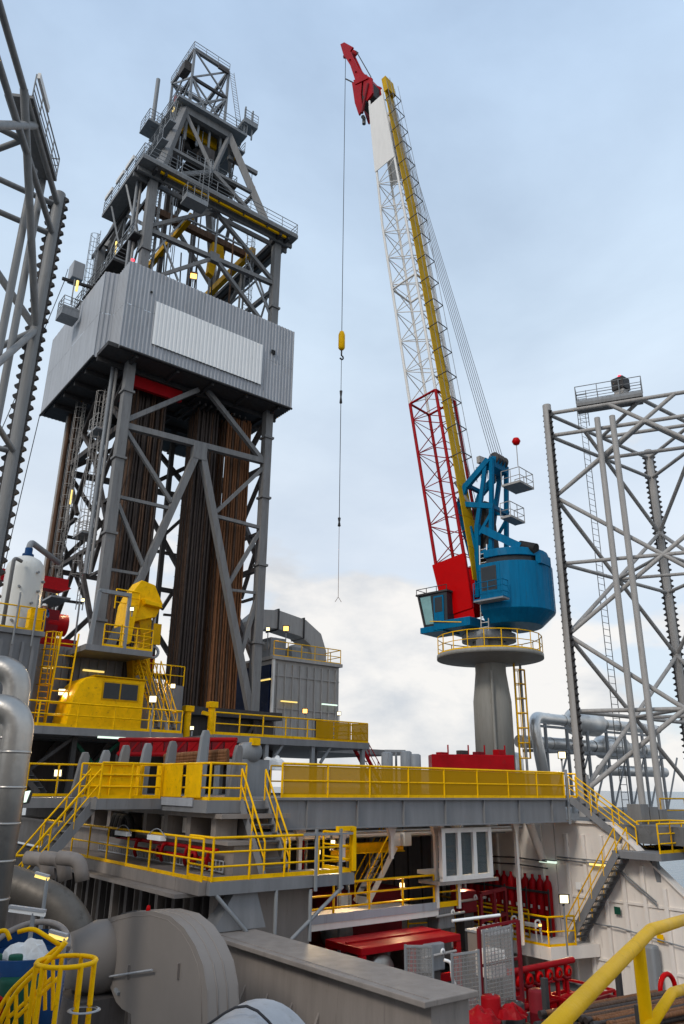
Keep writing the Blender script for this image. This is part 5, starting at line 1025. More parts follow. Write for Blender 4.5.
hr_ = thing('edge_railing', 'far yellow railing along the hull deck edge over the sea', 'railing', (50, 21.5, -1.46)); rail(hr_, [(37, 21.5, -1.46), (60, 21.5, -1.46)], 'yellow_dark', 1.1, 2.2, .035, 1, 0)
# ================================================================== inside the recess under the girder
ir = thing('recess_back_wall', 'dark steel back wall of the machinery recess under the upper deck', 'wall', (20, 33, ZM))
box('plate', 15.2, 25.49, 33.0, 33.3, ZM, -1.1, 'dark_wall', ir); box('side', 25.25, 25.49, 32.56, 32.99, ZM, -1.1, 'dark_wall', ir)
for k in range(8): x = 15.8+k*1.25; box('rib', x-.06, x+.06, 32.86, 32.99, ZM, -1.1, 'dark_wall', ir)
for y in (26.6, 28.4, 30.2, 32): box('deck_beam', 15.4, 32.4, y-.12, y+.12, -1.55, -1.12, 'taupe', ir)
wp = thing('hanging_platform', 'white-edged platform with yellow rail hung from the girder on white posts', 'platform', (20, 24.8, -4.95))
box('deck', 16.6, 23.9, 24.0, 26.4, -4.78, -4.56, 'white_paint', wp); box('kick_plate', 16.6, 23.9, 23.96, 23.998, -4.56, -4.28, 'clad_grey', wp)
rail(wp, [(16.9, 24.03, -4.5), (23.7, 24.03, -4.5)], 'yellow', 1.2, 1.65, .04, 2, 0)
for x in (17.0, 18.98, 21.4, 23.83, 25.07, 28.9):
    zb_ = {23.83: -4.5, 25.07: -4.6, 17.0: -4.5, 28.9: -6.3}.get(x, -2.6); beam('post', (x, 24.0, zb_), (x, 24.0, -1.8), .14, 'white_paint', wp)
    MB().hexa([(x-.07, 23.92, -1.85), (x+.07, 23.92, -1.85), (x+.07, 24.08, -1.85), (x-.07, 24.08, -1.85)], [(x-.26, 23.92, -1.42), (x+.26, 23.92, -1.42), (x+.26, 24.08, -1.42), (x-.26, 24.08, -1.42)]).build('haunch', 'white_paint', wp)
rail(wp, [(23.9, 24.0, -4.5), (25.0, 24.0, -4.5)], 'yellow', 2.8, 1.2, .035, 4, .2); box('step', 23.9, 25.1, 24.0, 25.2, -3.35, -3.2, 'white_paint', wp)
for k in range(2): q = ony(347+k*0, 893, 25) if k == 0 else ony(365, 893, 25)
cg = thing('glazed_screen', 'white steel frame with three dark glazed panels under the girder', 'frame', (25.2, 23.6, -3.5))
for x in (23.7, 24.62, 25.55, 26.5): beam('upright', (x, 23.5, -3.4), (x, 23.5, -1.55), .2, 'boom_white', cg)
for z in (-3.4, -1.62): beam('crossbar', (23.6, 23.5, z), (26.6, 23.5, z), .18, 'boom_white', cg)
for x in (23.8, 24.72, 25.65): box('panel', x, x+.72, 23.52, 23.55, -3.3, -1.7, 'pale_glass', cg)
box('ledge', 23.4, 26.9, 23.4, 24.6, -3.62, -3.5, 'taupe', cg)
for x in (23.7, 26.5): MB().lathe((x, 23.5, -1.5), [(0, 0), (.12, 0), (.12, .12), (0, .16)], 10).build('knob', 'boom_white', cg)
for k, (px0, px1, py, y) in enumerate(((331, 353, 856, 25.2), (341, 403, 849, 26.8))):
    a = ony(px0, py, y); b = ony(px1, py, y); b.z = a.z; t = thing('monorail_beam', ('short' if k == 0 else 'long')+' yellow monorail beam under the girder deck', 'beam', a)
    beam('web', a, b, .06, 'yellow', t, .34); beam('flange', a-UZ*.19, b-UZ*.19, .26, 'yellow', t, .04); beam('flange', a+UZ*.19, b+UZ*.19, .26, 'yellow', t, .04); bar('hanger', a+UZ*.2, V((a.x, a.y, -1.15)), .04, 'steel_mid', t); bar('hanger', b+UZ*.2, V((b.x, b.y, -1.15)), .04, 'steel_mid', t)
for k in range(2): q = ony(397+k*11, 838, 26.2); box('junction_box', q.x-.22, q.x+.22, q.y, q.y+.3, q.z-.32, q.z+.3, 'clad_white', label='white junction box hanging under the girder deck', cat='box', group='pair of white junction boxes', bevel=.03)
a = ony(330, 893, 27.5); b = ony(402, 905, 27.5); br = thing('red_chest', 'dark red steel chest with two white labels behind the hanging platform rail', 'chest', (a.x, 27.6, ZM))
box('body', a.x, b.x, 27.5, 29.5, ZM, a.z, 'dark_red', br, bevel=.03)
for px in (337, 358): q = ony(px, 902, 27.49); box('label_plate', q.x, q.x+.75, 27.46, 27.49, q.z-.3, q.z+.3, 'clad_white', br)
stairs('stairs', 'small white stair with yellow handrails inside the recess', (22.2, 26.8, -4.5), (23.8, 26.8, -2.4), .8, (0, 1, 0), 'white_paint', 'yellow', 8)
for k, (x, y, z0) in enumerate(((19.6, 27.2, -1.12), (20.9, 26.6, -1.12), (22.4, 28, -1.12), (26.9, 27.3, -1.12), (27.6, 26, -1.12))): tag(bar('deck_pipe', (x, y, -6.5), (x, y, z0), .07, 'steel_mid', None, 10), 'thin grey pipe dropping from the deck into the recess', 'pipe', 'pipes inside the recess')
bar_ = thing('white_tank', 'white rounded machinery casing behind the hanging platform', 'machinery', (18.2, 26.8, -5)); MB().lathe((18.0, 27.0, -3.9), [(0, -.6), (.5, -.6), (.62, -.3), (.62, .8), (0, 1.0)], 20, 'x').build('casing', 'taupe', bar_); box('base', 17.2, 19.2, 26.5, 27.5, ZM, -4.2, 'taupe', bar_)
pn = thing('overhead_piping', 'grey and white pipes and cable trays hung under the deck inside the recess', 'pipes', (20, 29, -2))
for k in range(7): y = 26.0+k*.55; bar('pipe', (15.6, y, -1.75-.12*(k % 3)), (31.8, y, -1.75-.12*(k % 3)), (.06, .11, .08, .14)[k % 4], ('leg_warm', 'clad_white', 'steel_mid', 'insulation')[k % 4], pn)
for k in range(5): x = 16.6+k*1.9; bar('pipe', (x, 28.5, -6.4), (x, 28.5, -1.9), (.07, .1, .05)[k % 3], ('clad_white', 'steel_mid', 'red')[k % 3], pn); MB().lathe((x, 28.3, -4.2), [(.12, -.04), (.2, 0), (.12, .04)], 14, 'y').build('valve_wheel', ('red', 'blue')[k % 2], pn)
for z in (-2.6, -3.4): box('cable_tray', 15.6, 25.2, 31.6, 32.2, z, z+.08, 'clad_grey', pn)
for k, (x, y, h, w_, m, lb) in enumerate(((17.6, 30.4, 1.9, .9, 'clad_grey', 'pale grey switch cabinet at the back of the recess'), (18.9, 30.6, 1.6, .8, 'green', 'green switch cabinet at the back of the recess'), (20.3, 30.2, 2.0, 1.0, 'taupe', 'brownish switch cabinet at the back of the recess'), (22.2, 30.8, 1.7, 1.2, 'blue', 'blue pump box at the back of the recess'), (24.0, 29.8, 2.2, .9, 'clad_white', 'white switch cabinet at the back of the recess'))):
    t = thing('switch_cabinet', lb, 'cabinet', (x, y, -6.4)); box('body', x-w_/2, x+w_/2, y, y+.6, -6.4, -6.4+h, m, t, bevel=.03); box('door', x-w_/2+.06, x+w_/2-.06, y-.03, y, -6.3, -6.5+h, m, t); box('handle', x+w_/2-.16, x+w_/2-.12, y-.07, y-.03, -5.6, -5.3, 'steel_dark', t)
mt_ = thing('electric_motor', 'grey finned electric motor on the recess floor', 'motor', (21.4, 27.6, -6.4)); MB().lathe((20.8, 27.4, -5.6), [(0, 0), (.3, 0), (.45, .1), (.45, 1.1), (.3, 1.2), (0, 1.2)], 20, 'x').build('casing', 'steel_mid', mt_); box('base', 20.7, 22.1, 27.0, 27.8, -6.4, -6.0, 'dark_red', mt_)
box('recess_floor', 15.2, 25.6, 26.5, 33, -6.6, -6.4, 'deck_grey', kind='structure')
# ------------------------------------------------------------------ red roofed machine, cabinet and mesh cages on the main deck
rr = thing('red_machine_skid', 'red steel skid with flat red roof over grey drums', 'machine', (25.4, 28.9, ZM))
RX0, RX1, RY0, RY1 = 18.0, 22.7, 21.7, 23.7
sc_ = .94
box('roof', RX0, RX1, RY0, RY1, -5.22, -5.0, 'red', rr, bevel=.02); box('roof_rib', RX0+.1, RX1-.1, RY0+.9, RY0+1.0, -4.999, -4.95, 'red', rr)
for x in (RX0+.1, (RX0+RX1)/2, RX1-.1):
    for y in (RY0+.1, RY1-.1): beam('post', (x, y, ZM), (x, y, -5.23), .2, 'red', rr)
for z in (-6.3, -7.4): beam('side_beam', (RX0, RY0+.1, z), (RX1, RY0+.1, z), .16, 'red', rr, .25)
for x in (19.2, 21.4): MB().lathe((x, RY0+.3, -5.85), [(0, 0), (.5, 0), (.56, .1), (.56, 1.5), (0, 1.6)], 22, 'y').build('drum', 'insulation', rr)
box('floor', RX0, RX1, RY0, RY1, ZM, ZM+.3, 'dark_red', rr)
for p, q in (((26.6, 24.2, -8), (26.6, 24.2, -4.2)), ((29.0, 24.9, -8), (29.0, 24.9, -4.2)), ((26.6, 24.2, -4.2), (29.0, 24.9, -4.2)), ((26.6, 24.2, -5.2), (29, 24.9, -5.2)), ((27.8, 24.5, -8), (27.8, 24.5, -4.2))): beam('gantry', p, q, .14, 'dark_red', rr)
cb = thing('steel_cabinet', 'tall grey steel cabinet with white notice beside the red skid', 'cabinet', (24.6, 22.2, ZM))
box('body', 24.0, 25.3, 21.5, 22.6, ZM, -5.15, 'taupe', cb, bevel=.03); box('lid', 23.95, 25.35, 21.45, 22.65, -5.14, -5.06, 'clad_grey', cb); box('notice', 23.96, 23.99, 21.75, 22.05, -6.1, -5.6, 'clad_white', cb); box('door_seam', 24.6, 24.63, 21.48, 21.5, ZM+.1, -5.3, 'steel_dark', cb)
for k in range(4): bar('top_pipe', (24.2+k*.28, 21.9, -5.06), (24.2+k*.28, 21.9, -4.85), .07, 'steel_mid', cb)
def mesh_gate(label, p, q, h, frame, red=True, z0=ZM):
    p = V(p); q = V(q); t = thing('mesh_panel_gate', label, 'mesh gate', (p+q)/2); d = (q-p).normalized()
    b = MB(); nrm = d.cross(UZ)*.008; Ln = (q-p).length; n = int(Ln/.11)
    for k in range(n+1): b.beam(p+d*(Ln*k/n), p+d*(Ln*k/n)+UZ*h, .018)
    for k in range(int(h/.11)+1): b.beam(p+UZ*(.11*k)+nrm, q+UZ*(.11*k)+nrm, .018)
    o = b.build('wire_mesh', 'steel_mid', t, kind='stuff')
    MB().prism([p+nrm*2, q+nrm*2, q+nrm*2+UZ*h, p+nrm*2+UZ*h], nrm*.3).build('perforated_sheet', 'grey_mesh', t)
    for a_ in (p, q): beam('frame_post', a_-UZ*.02, a_+UZ*(h+.05), .06, 'steel_mid', t)
    for z in (0, h): beam('frame_bar', p+UZ*z, q+UZ*z, .06, 'steel_mid', t)
    if red:
        e = q+d*.25
        for a_ in (e, p-d*.15): beam('red_post', a_-UZ*1.0, a_+UZ*(h+.12), .1, 'dark_red', t)
        for z in (.1, h*.55, h+.1): beam('red_bar', p-d*.15+UZ*z-nrm*12, e+UZ*z-nrm*12, .08, 'dark_red', t)
mesh_gate('tall grey mesh gate in a red frame in front of the steel cabinet', dist(487, 1009, 27.5), dist(515, 1003, 27.5), 2.15, 'red')
mesh_gate('low grey mesh gate next to the tall red framed one', dist(454, 1016, 25.5), dist(481, 1012, 25.5), 1.55, 'red', False)
mesh_gate('small grey mesh gate leaning before the red skid drums', dist(406, 985, 25.5), dist(433, 985, 25.5), 1.0, 'red', False)
tl = thing('white_hose_stand', 'thin white bent pipe beside the red skid', 'pipe', dist(455, 990, 27)); MB().tube(bend([dist(444, 960, 27), dist(451, 962, 27), dist(453, 985, 27), dist(468, 993, 27)], .4), .05, 8).build('pipe', 'clad_white', tl)
a = dist(452, 921, 29); b = dist(500, 915, 29.5); tag(bar('scaffold_tube', a, b, .05, 'clad_white', None, 8), 'pale scaffold tube lying level above the steel cabinet', 'tube')
# red baskets and tarps along the bottom
def basket(label, c, wx, wy, h, m='dark_red'):
    c = V(c); t = thing('cargo_basket', label, 'basket', c)
    box('floor', c.x-wx/2, c.x+wx/2, c.y-wy/2, c.y+wy/2, c.z, c.z+.08, m, t)
    for x in (-wx/2, 0, wx/2):
        for y in (-wy/2, wy/2): beam('post', (c.x+x, c.y+y, c.z), (c.x+x, c.y+y, c.z+h), .1, m, t)
    for z in (.35, .7, 1.0):
        for y in (-wy/2, wy/2): beam('rail', (c.x-wx/2, c.y+y, c.z+h*z), (c.x+wx/2, c.y+y, c.z+h*z), .08, m, t)
        for x in (-wx/2, wx/2): beam('rail', (c.x+x, c.y-wy/2, c.z+h*z), (c.x+x, c.y+wy/2, c.z+h*z), .08, m, t)
    for x in (-wx/2, wx/2): box('side_panel', c.x+x-.02, c.x+x+.02, c.y-wy/2+.06, c.y+wy/2-.06, c.z+.1, c.z+h*.66, m, t)
    for y in (-wy/2, wy/2): box('side_panel', c.x-wx/2+.06, c.x+wx/2-.06, c.y+y-.02, c.y+y+.02, c.z+.1, c.z+h*.66, m, t)
    return t
basket('red cargo basket under the recess platform', (26.2, 19.8, ZM), 2.6, 2.2, 1.35, 'red'); basket('dark red cargo basket beside the brown pipe stack', (24.0, 16.4, ZM), 2.2, 1.8, 1.75, 'dark_red')
basket('grey cargo basket holding bundled red tarps', (21.2, 17.6, ZM), 2.6, 2.0, 1.35, 'steel_grey')
heap('tarpaulin', dist(482, 1021, 24.5), .6, .5, .3, 'red', 'crumpled red tarpaulin on the grey cargo basket', 'tarpaulin', 5); heap('tarpaulin', dist(512, 1016, 25.5), .55, .4, .28, 'red', 'folded red tarpaulin next to the mesh gate', 'tarpaulin', 9)
random.seed(21)
for k in range(7):
    q = dist(395+k*24, 1002+(k % 3)*6, 25.5+(k % 2)*1.2); z0 = q.z-.55
    t = tag(MB().lathe((q.x, q.y, z0), [(0, 0), (.28, 0), (.29, .02), (.29, .3), (.30, .31), (.29, .33), (.29, .82), (.27, .86), (0, .86)], 20).build('steel_drum', ('dark_red', 'red', 'steel_dark')[k % 3]), 'steel drum standing among the mesh gates and cargo baskets', 'drum', 'drums among the baskets'); bar('bung', (q.x+.12, q.y, z0+.85), (q.x+.12, q.y, z0+.89), .03, 'steel_mid', t)
    box('stand', q.x-.35, q.x+.35, q.y-.35, q.y+.35, ZM, z0, 'grimy_shaded_steel', t)
vm = thing('valve_manifold', 'red pipe manifold with hand wheels beside the mesh gates', 'manifold', (24.5, 20.5, ZM))
for k in range(6):
    x = 23.2+k*.55; y = 19.6; bar('riser', (x, y, ZM), (x, y, -5.9), .08, 'red', vm); MB().lathe((x, y-.12, -6.2), [(.1, -.03), (.2, 0), (.1, .03)], 14, 'y').build('hand_wheel', 'bright_red', vm); MB().lathe((x, y, -6.45), [(.08, 0), (.17, .02), (.17, .1), (.08, .12)], 12).build('flange', 'dark_red', vm)
for z in (-5.9, -7.0): bar('header', (22.8, 19.6, z), (26.4, 19.6, z), .11, 'red', vm)
for k in range(5):
    p0 = V((20.4+k*1.1, 21.3+.3*k, ZM+.06)); MB().tube([p0+V((1.2*t_+.3*math.sin(4*t_+k), .5*math.sin(2.3*t_+k*1.7), .02*k)) for t_ in [.15*j for j in range(18)]], .045, 6).build('hose', ('rubber', 'bright_red', 'rubber', 'yellow_dark', 'steel_dark')[k], label=('black hose lying beside the red skid', 'thin red hose snaking past the steel cabinet', 'black hose looping under the mesh gates', 'yellowish hose on the main deck by the manifold', 'grey hose curling towards the recess')[k], cat='hose')
for k, (px, py, D, m, lb) in enumerate(((436, 955, 30, 'steel_mid', 'small grey control box on the red skid side'), (470, 900, 36, 'dark_red', 'dark red pump block inside the gantry'), (447, 915, 34, 'steel_grey', 'grey valve box below the glazed screen'), (498, 962, 31, 'white_paint', 'pale box under the recess platform edge'))):
    q = dist(px, py, D); t = thing('deck_unit', lb, 'equipment', (q.x, q.y, q.z-.5)); box('case', q.x-.45, q.x+.45, q.y, q.y+.7, q.z-.5, q.z+.35, m, t, bevel=.05); bar('pipe', (q.x-.7, q.y-.1, q.z), (q.x+.9, q.y-.1, q.z+.05), .05, 'leg_warm', t); box('foot', q.x-.3, q.x+.3, q.y+.1, q.y+.6, -6.4 if D > 33 else ZM, q.z-.5, 'grimy_shaded_steel', t); MB().lathe((q.x+.2, q.y-.14, q.z+.1), [(.05, -.02), (.12, 0), (.05, .02)], 12, 'y').build('gauge', 'clad_white', t)
pr_ = thing('pipe_rack', 'steel rack bearing the stack of brown pipes', 'rack', (24.5, 14, ZM))
PC = dist(625, 1006, 22.5)
ax = V((.80, -.60, 0)); ay = V((.60, .80, 0)); ax = V((1, -.12, 0)).normalized(); ay = V((.12, 1, 0)).normalized()
random.seed(4)
for r_ in range(7):
    for k in range(14-r_//2):
        c = PC+ay*((k-6.5)*.165+(r_ % 2)*.08)+UZ*(r_*.14-.85+random.uniform(-.025, .025))+ax*random.uniform(-.4, .4)
        t = tag(bar('drill_pipe', c-ax*1.9, c+ax*2.4, .062, random.choice(['pipe_rust', 'pipe_rust', 'rusty_steel', 'pipe_brown', 'pipe_dark']), None, 10), 'brown steel pipe in the stack beside the near yellow handrail', 'pipe', 'stack of brown pipes on the rack')
        cap = bar('thread_protector', c-ax*2.06, c-ax*1.88, .076, random.choice(['steel_dark', 'pipe_rust', 'green', 'clad_grey', 'pipe_dark']), None, 10); cap.parent = t; cap.matrix_parent_inverse = t.matrix_basis.inverted()
for s_ in (-1.3, 1.6):
    c = PC+ax*s_+UZ*-1.12; beam('bearer', c-ay*1.6, c+ay*1.6, .14, 'steel_dark', pr_)
    for e_ in (-1.5, 1.5): beam('upright', V((c.x, c.y, ZM))+ay*e_, c+ay*e_+UZ*1.6, .14, 'steel_dark', pr_)
box('grey_case', WX-.75, WX-.2, 19.6, 20.3, ZM, -6.0, 'steel_mid', label='grey upright case against the white bulkhead', cat='case', bevel=.1)
q = dist(668, 990, 25); MB().tube([(q.x+.4*math.cos(a_), q.y, q.z+.4*math.sin(a_)) for a_ in [math.pi*2*k/18 for k in range(19)]], .07, 8).build('hose_coil', 'bright_red', label='coiled red hose behind the brown pipe stack', cat='hose')
# ================================================================== big box girder and fan housings, lower left
bg_ = thing('box_girder', 'long grey box girder with triangular stiffeners below the corner platform', 'girder', (12.6, 16.5, ZM))
box('body', 12.4, 13.5, 12.75, 22.0, ZM, -4.13, 'taupe', bg_); box('top_plate', 12.08, 13.65, 12.6, 22.1, -4.12, -4.0, 'taupe', bg_, bevel=.02)
for k in range(9):
    y = 13.2+k*1.1; MB().prism([(12.4, y, -5.0), (12.08, y, -5.7), (12.08, y, ZM), (12.4, y, ZM)], (0, .07, 0)).build('stiffener', 'taupe', bg_)
MB().tube([(12.3, 12.7+k*.95, -3.995) for k in range(10)], .012, 4).build('weld_seam', 'taupe', bg_)
def scroll(name, label, x, th, outline, mface, mrim, lugs=()):
    t = thing(name, label, 'fan housing', (x, outline[0].y, ZM)); pts = outline
    MB().prism([V((x, p.y, p.z)) for p in pts], (.03, 0, 0)).build('face_plate', mface, t)
    b = MB(); n = len(pts); vs = []
    for p in pts: vs += [V((x+.031, p.y, p.z)), V((x+th, p.y, p.z))]
    b.add(vs, [(2*i, 2*i+2, 2*i+3, 2*i+1) for i in range(n-1)], True); b.build('rim', mrim, t)
    MB().prism([V((x+th+.001, p.y, p.z)) for p in pts], (.03, 0, 0)).build('back_plate', mface, t)
    return t
FX = 9.0
FO = [onx(px, py, FX) for px, py in ((131, 1030), (131, 1014), (122, 1009), (116, 1002), (101, 965), (91, 927), (112, 917), (132, 912), (152, 911), (170, 916), (184, 928), (195, 945), (203, 965), (207, 990), (208, 1030))]
def bolts(parent, pts, x, r=.02):
    b = MB()
    for p in pts: b.tube([V((x-.025, p.y, p.z)), V((x, p.y, p.z))], r, 6)
    o = b.build('bolt_row', 'steel_mid', parent); o['kind'] = 'stuff'
fan = scroll('fan_housing', 'large grey curved fan housing with flat face beside the dark wall', FX, .72, FO, 'fan_grey', 'fan_grey')
ctr_f = V((FX, sum(p.y for p in FO)/len(FO), sum(p.z for p in FO)/len(FO)))
MB().tube([V((FX-.004, p.y, p.z)).lerp(ctr_f, .085) for p in FO[5:]], .008, 4).build('weld_seam', 'taupe', fan)
for t_ in (.33, .66): MB().tube([V((FX+.72*t_, p.y, p.z))+(p-ctr_f).normalized()*.004 for p in FO[5:]], .014, 4).build('rim_band', 'taupe', fan)
for px, py in ((128, 972), (178, 971)): q = onx(px, py, FX-.03); beam('handle', q-UZ*.15, q+UZ*.15, .06, 'taupe', fan)
for px, py in ((96, 932), (106, 962), (117, 993)): q = onx(px, py, FX-.04); beam('clamp', q-V((0, .1, 0)), q+V((0, .12, .06)), .07, 'steel_mid', fan)
q = onx(148, 913, FX+.2); MB().lathe(q, [(0, 0), (.07, 0), (.04, .16), (0, .18)], 10).build('lifting_lug', 'bright_red', fan)
a = onx(88, 980, FX-.1); b = onx(152, 970, FX-.1); bar('tie_rod', a, b, .025, 'clad_grey', fan); MB().tube([onx(112, 925, FX+.3), onx(122, 914, FX+.3), onx(136, 911, FX+.3), onx(147, 914, FX+.3)], .02, 6).build('sling', 'rope', fan)
MB().tube([onx(91, 929, FX), onx(79, 1000, FX-.3), onx(78, 1030, FX-.3)], .035, 6).build('stay', 'taupe', fan); MB().prism([onx(92, 932, FX+.4), onx(96, 960, FX+.4), onx(80, 1010, FX+.4), onx(76, 1005, FX+.4)], (.05, 0, 0)).build('hatch', 'taupe', fan)
c = dist(112, 950, 21.5); ic = thing('inlet_cone', 'grey tapered inlet cone left of the large fan housing', 'duct', (c.x, c.y, ZM)); MB().lathe((c.x-.2, c.y+1.0, c.z-.3), [(0, -.5), (.62, -.5), (.85, .2), (.85, 1.0), (0, 1.05)], 32, 'x').build('cone', 'fan_grey', ic); box('stand', c.x-.7, c.x+.6, c.y+.2, c.y+1.6, ZM, c.z-1.1, 'dark_wall', ic)
FX2 = 6.1; q1, q2, q3 = dist(195, 1030, 12.2), dist(252, 1005, 12.0), dist(318, 1034, 11.8)
f2 = thing('fan_housing', 'pale grey rounded housing top with two red lifting lugs', 'fan housing', (q2.x, q2.y, ZM))
ctr = V(((q1.x+q3.x)/2, (q1.y+q3.y)/2, q2.z-1.25)); e = (q3-q1); e.z = 0; hl = e.length/2; e.normalize(); nn = V((-e.y, e.x, 0)); vsx = []; fx = []; n = 24
for j, off in enumerate((-.9, .35)):
    for k in range(n+1): a_ = math.pi*k/n; vsx.append(ctr+nn*off-e*(hl*1.12*math.cos(a_))+UZ*(1.25*math.sin(a_)))
for k in range(n): fx.append((k, k+1, n+2+k, n+1+k))
fx += [tuple(range(n+1)), tuple(range(2*n+1, n, -1))]; MB().add(vsx, fx[:-2], True).add(vsx, fx[-2:]).build('shell', 'clad_grey', f2)
for t_ in (.27, .80):
    a_ = math.pi*t_; p = ctr-nn*.6-e*(hl*1.12*math.cos(a_))+UZ*(1.25*math.sin(a_)); MB().lathe(p, [(0, -.02), (.07, -.02), (.05, .1), (0, .12)], 10).build('lifting_lug', 'bright_red', f2)
MB().tube([ctr-nn*.6-e*(hl*1.12*math.cos(math.pi*t_))+UZ*(1.25*math.sin(math.pi*t_)+.03+.1*math.sin(9*t_)**2) for t_ in [.27+.05*k for k in range(11)]], .018, 6).build('sling', 'rope', f2)
box('base', ctr.x-1.0, ctr.x+1.0, ctr.y-1.0, ctr.y+1.0, ZM, ctr.z, 'taupe', f2)
# ------------------------------------------------------------------ ducts and bends at the far left
MB().tube(bend([dist(-40, 868, 23), dist(25, 888, 22.6), dist(72, 912, 22.4), dist(92, 990, 22.4)], 1.2, 8), .46, 20).build('exhaust_duct', 'sooty_metal', label='large dark silver exhaust duct diving behind the fan inlet', cat='duct')
for k, px in enumerate((46, 63, 80)):
    q = dist(px, 862, 25-k*.6); tag(MB().tube(bend([q+V((-.45, .5, .1)), q+V((0, 0, .05)), q+V((.1, -.1, -.5))], .3, 6), .2, 16).build('vent_elbow', 'taupe'), 'stubby grey vent elbow turned down below the left stair', 'vent', 'row of vent elbows')
for k, (D, y0, y1, xo) in enumerate(((19.5, 668, 730, 0), (18.0, 708, 800, 1))):
    a = dist(-30, y0, D); b_ = dist(20 if k == 0 else 22, y0+2, D); b_.z = a.z; c = V((b_.x, b_.y, dist(16, 1010, D).z))
    MB().tube(bend([a, b_, c], .75, 12), .33, 24).build('insulated_pipe', 'insulation', label=('upper' if k == 0 else 'lower nearer')+' silver insulated pipe bend beside the left stair', cat='pipe')
    b0 = MB()
    for z in [c.z+.5+.75*j for j in range(9)]:
        if z < b_.z-.9: b0.lathe((c.x, c.y, z), [(.33, 0), (.345, .01), (.345, .05), (.33, .06)], 24)
    if b0.v: b0.build('clamp_band', 'insulation', bpy.data.objects['insulated_pipe' if k == 0 else 'insulated_pipe.001'])
q = dist(16, 802, 21); lf = thing('panel_lamp', 'tilted square greenish panel lamp beside the silver pipes', 'lamp', q); MB().prism([q+R0*-.25-UZ*.1, q+R0*.25+UZ*.0, q+R0*.32+UZ*.28, q-R0*.15+UZ*.2], HD*.05).build('diffuser', 'tube_white', lf); MB().prism([q+R0*-.29-UZ*.14+HD*.06, q+R0*.29-UZ*.03+HD*.06, q+R0*.36+UZ*.3+HD*.06, q-R0*.18+UZ*.23+HD*.06], HD*.1).build('housing', 'steel_dark', lf); bar('stem', q+HD*.1-UZ*2.4, q+HD*.1, .04, 'steel_mid', lf)
# yellow access cage and stair, lower left, on their own platform
ac = thing('access_platform', 'grey access platform with yellow rails beside the blue drum', 'platform', (4.5, 11.5, ZM))
AD = 11.5; zp_ = dist(40, 1024, AD).z-.5
q = dist(25, 1000, AD); box('deck', q.x-1.6, q.x+.9, q.y-1.2, q.y+1.6, zp_-.2, zp_, 'deck_grey', ac)
for x, y in ((-1.3, -1), (.7, 1.3), (-1.3, 1.3)): beam('column', (q.x+x, q.y+y, ZM), (q.x+x, q.y+y, zp_-.2), .16, 'steel_mid', ac)
def pt(px, py, D=AD): return dist(px, py, D)
for off in (0, 1):
    D = AD-.5*off; MB().tube(bend([pt(-14+8*off, 1040-4*off, D), pt(6+8*off, 995-2*off, D), pt(52+6*off, 952, D), pt(66, 942, D)], .2), .03, 8).build('hand_rail', 'yellow', ac)
    MB().tube([pt(-5+10*off, 1050, D), pt(8+8*off, 1018, D), pt(52+6*off, 978, D)], .026, 8).build('mid_rail', 'yellow', ac)
    for px, py in ((8, 994), (26, 976), (45, 960)): bar('post', pt(px+8*off, py+50, D), pt(px+8*off, py, D), .026, 'yellow', ac)
cgc = pt(62, 1000, AD-.6)
for z in (0, -.9): MB().tube([cgc+V((.36*math.cos(a_), .36*math.sin(a_), .42+z)) for a_ in [2*math.pi*k/20 for k in range(21)]], .03, 6).build('cage_hoop', 'yellow', ac)
for k in range(9): a_ = 2*math.pi*k/9; p = cgc+V((.36*math.cos(a_), .36*math.sin(a_), 0)); bar('cage_bar', p-UZ*1.6, p+UZ*.42, .03, 'yellow', ac)
MB().tube(bend([pt(18, 932), pt(33, 928), pt(60, 945)], .2), .03, 8).build('hand_rail', 'yellow', ac); MB().tube(bend([pt(-8, 935), pt(6, 929), pt(10, 940)], .2), .03, 8).build('hand_rail', 'yellow', ac)
MB().lathe(pt(84, 1010, AD-.8), [(.16, -.012), (.2, 0), (.16, .012)], 20).build('hand_wheel', 'clad_grey', ac)
sk = thing('blue_drum', 'round blue waste drum full of rags beside the yellow access rails', 'drum', pt(24, 975, 12.8)-UZ*1.2)
c = pt(24, 962, 12.8); MB().lathe(c, [(0, -1.1), (.55, -1.1), (.6, -.5), (.62, .12), (.55, .12), (.53, -.1), (0, -.1)], 28).build('shell', 'blue', sk); MB().lathe(c+HD*.2, [(.5, 0), (.62, 0), (.62, .08), (.5, .08)], 28).build('lid_ring', 'steel_grey', sk)
ah = math.atan2(HD.y, HD.x)
MB().lathe(c, [(.6, .1), (.6, .34)], 18, 'z', ah-1.3, ah+1.3).build('hood', 'blue', sk)
MB().tube([c+V((.6*math.cos(ah-1.4+2.8*k/20), .6*math.sin(ah-1.4+2.8*k/20), .16+.28*math.sin(math.pi*k/20))) for k in range(21)], .045, 8).build('hood_rim', 'taupe', sk)
heap('rag_pile', c+V((.05, .0, -.02)), .45, .38, .3, 'cloth_white', 'crumpled white rags inside the blue drum', 'rags', 11)
for k in range(2): p = c+R0*(-.3+.3*k)-HD*.35+UZ*.0; MB().lathe(p, [(0, -.1), (.1, -.1), (.1, .14), (.09, .16), (0, .16)], 14).build('paint_can', 'green', label=('wider' if k else 'smaller')+' green can standing in the blue drum', cat='can')
q = pt(18, 1000, 12.3); MB().lathe(q, [(0, -.6), (.3, -.6), (.3, .25), (.26, .3), (0, .3)], 20).build('green_barrel', 'green', label='green barrel below the blue drum', cat='barrel')
q = pt(3, 1000, 11.6); box('red_cabinet', q.x-.5, q.x+.02, q.y, q.y+.4, zp_, zp_+.75, 'red', label='small red cabinet edge below the yellow handrail', cat='cabinet')
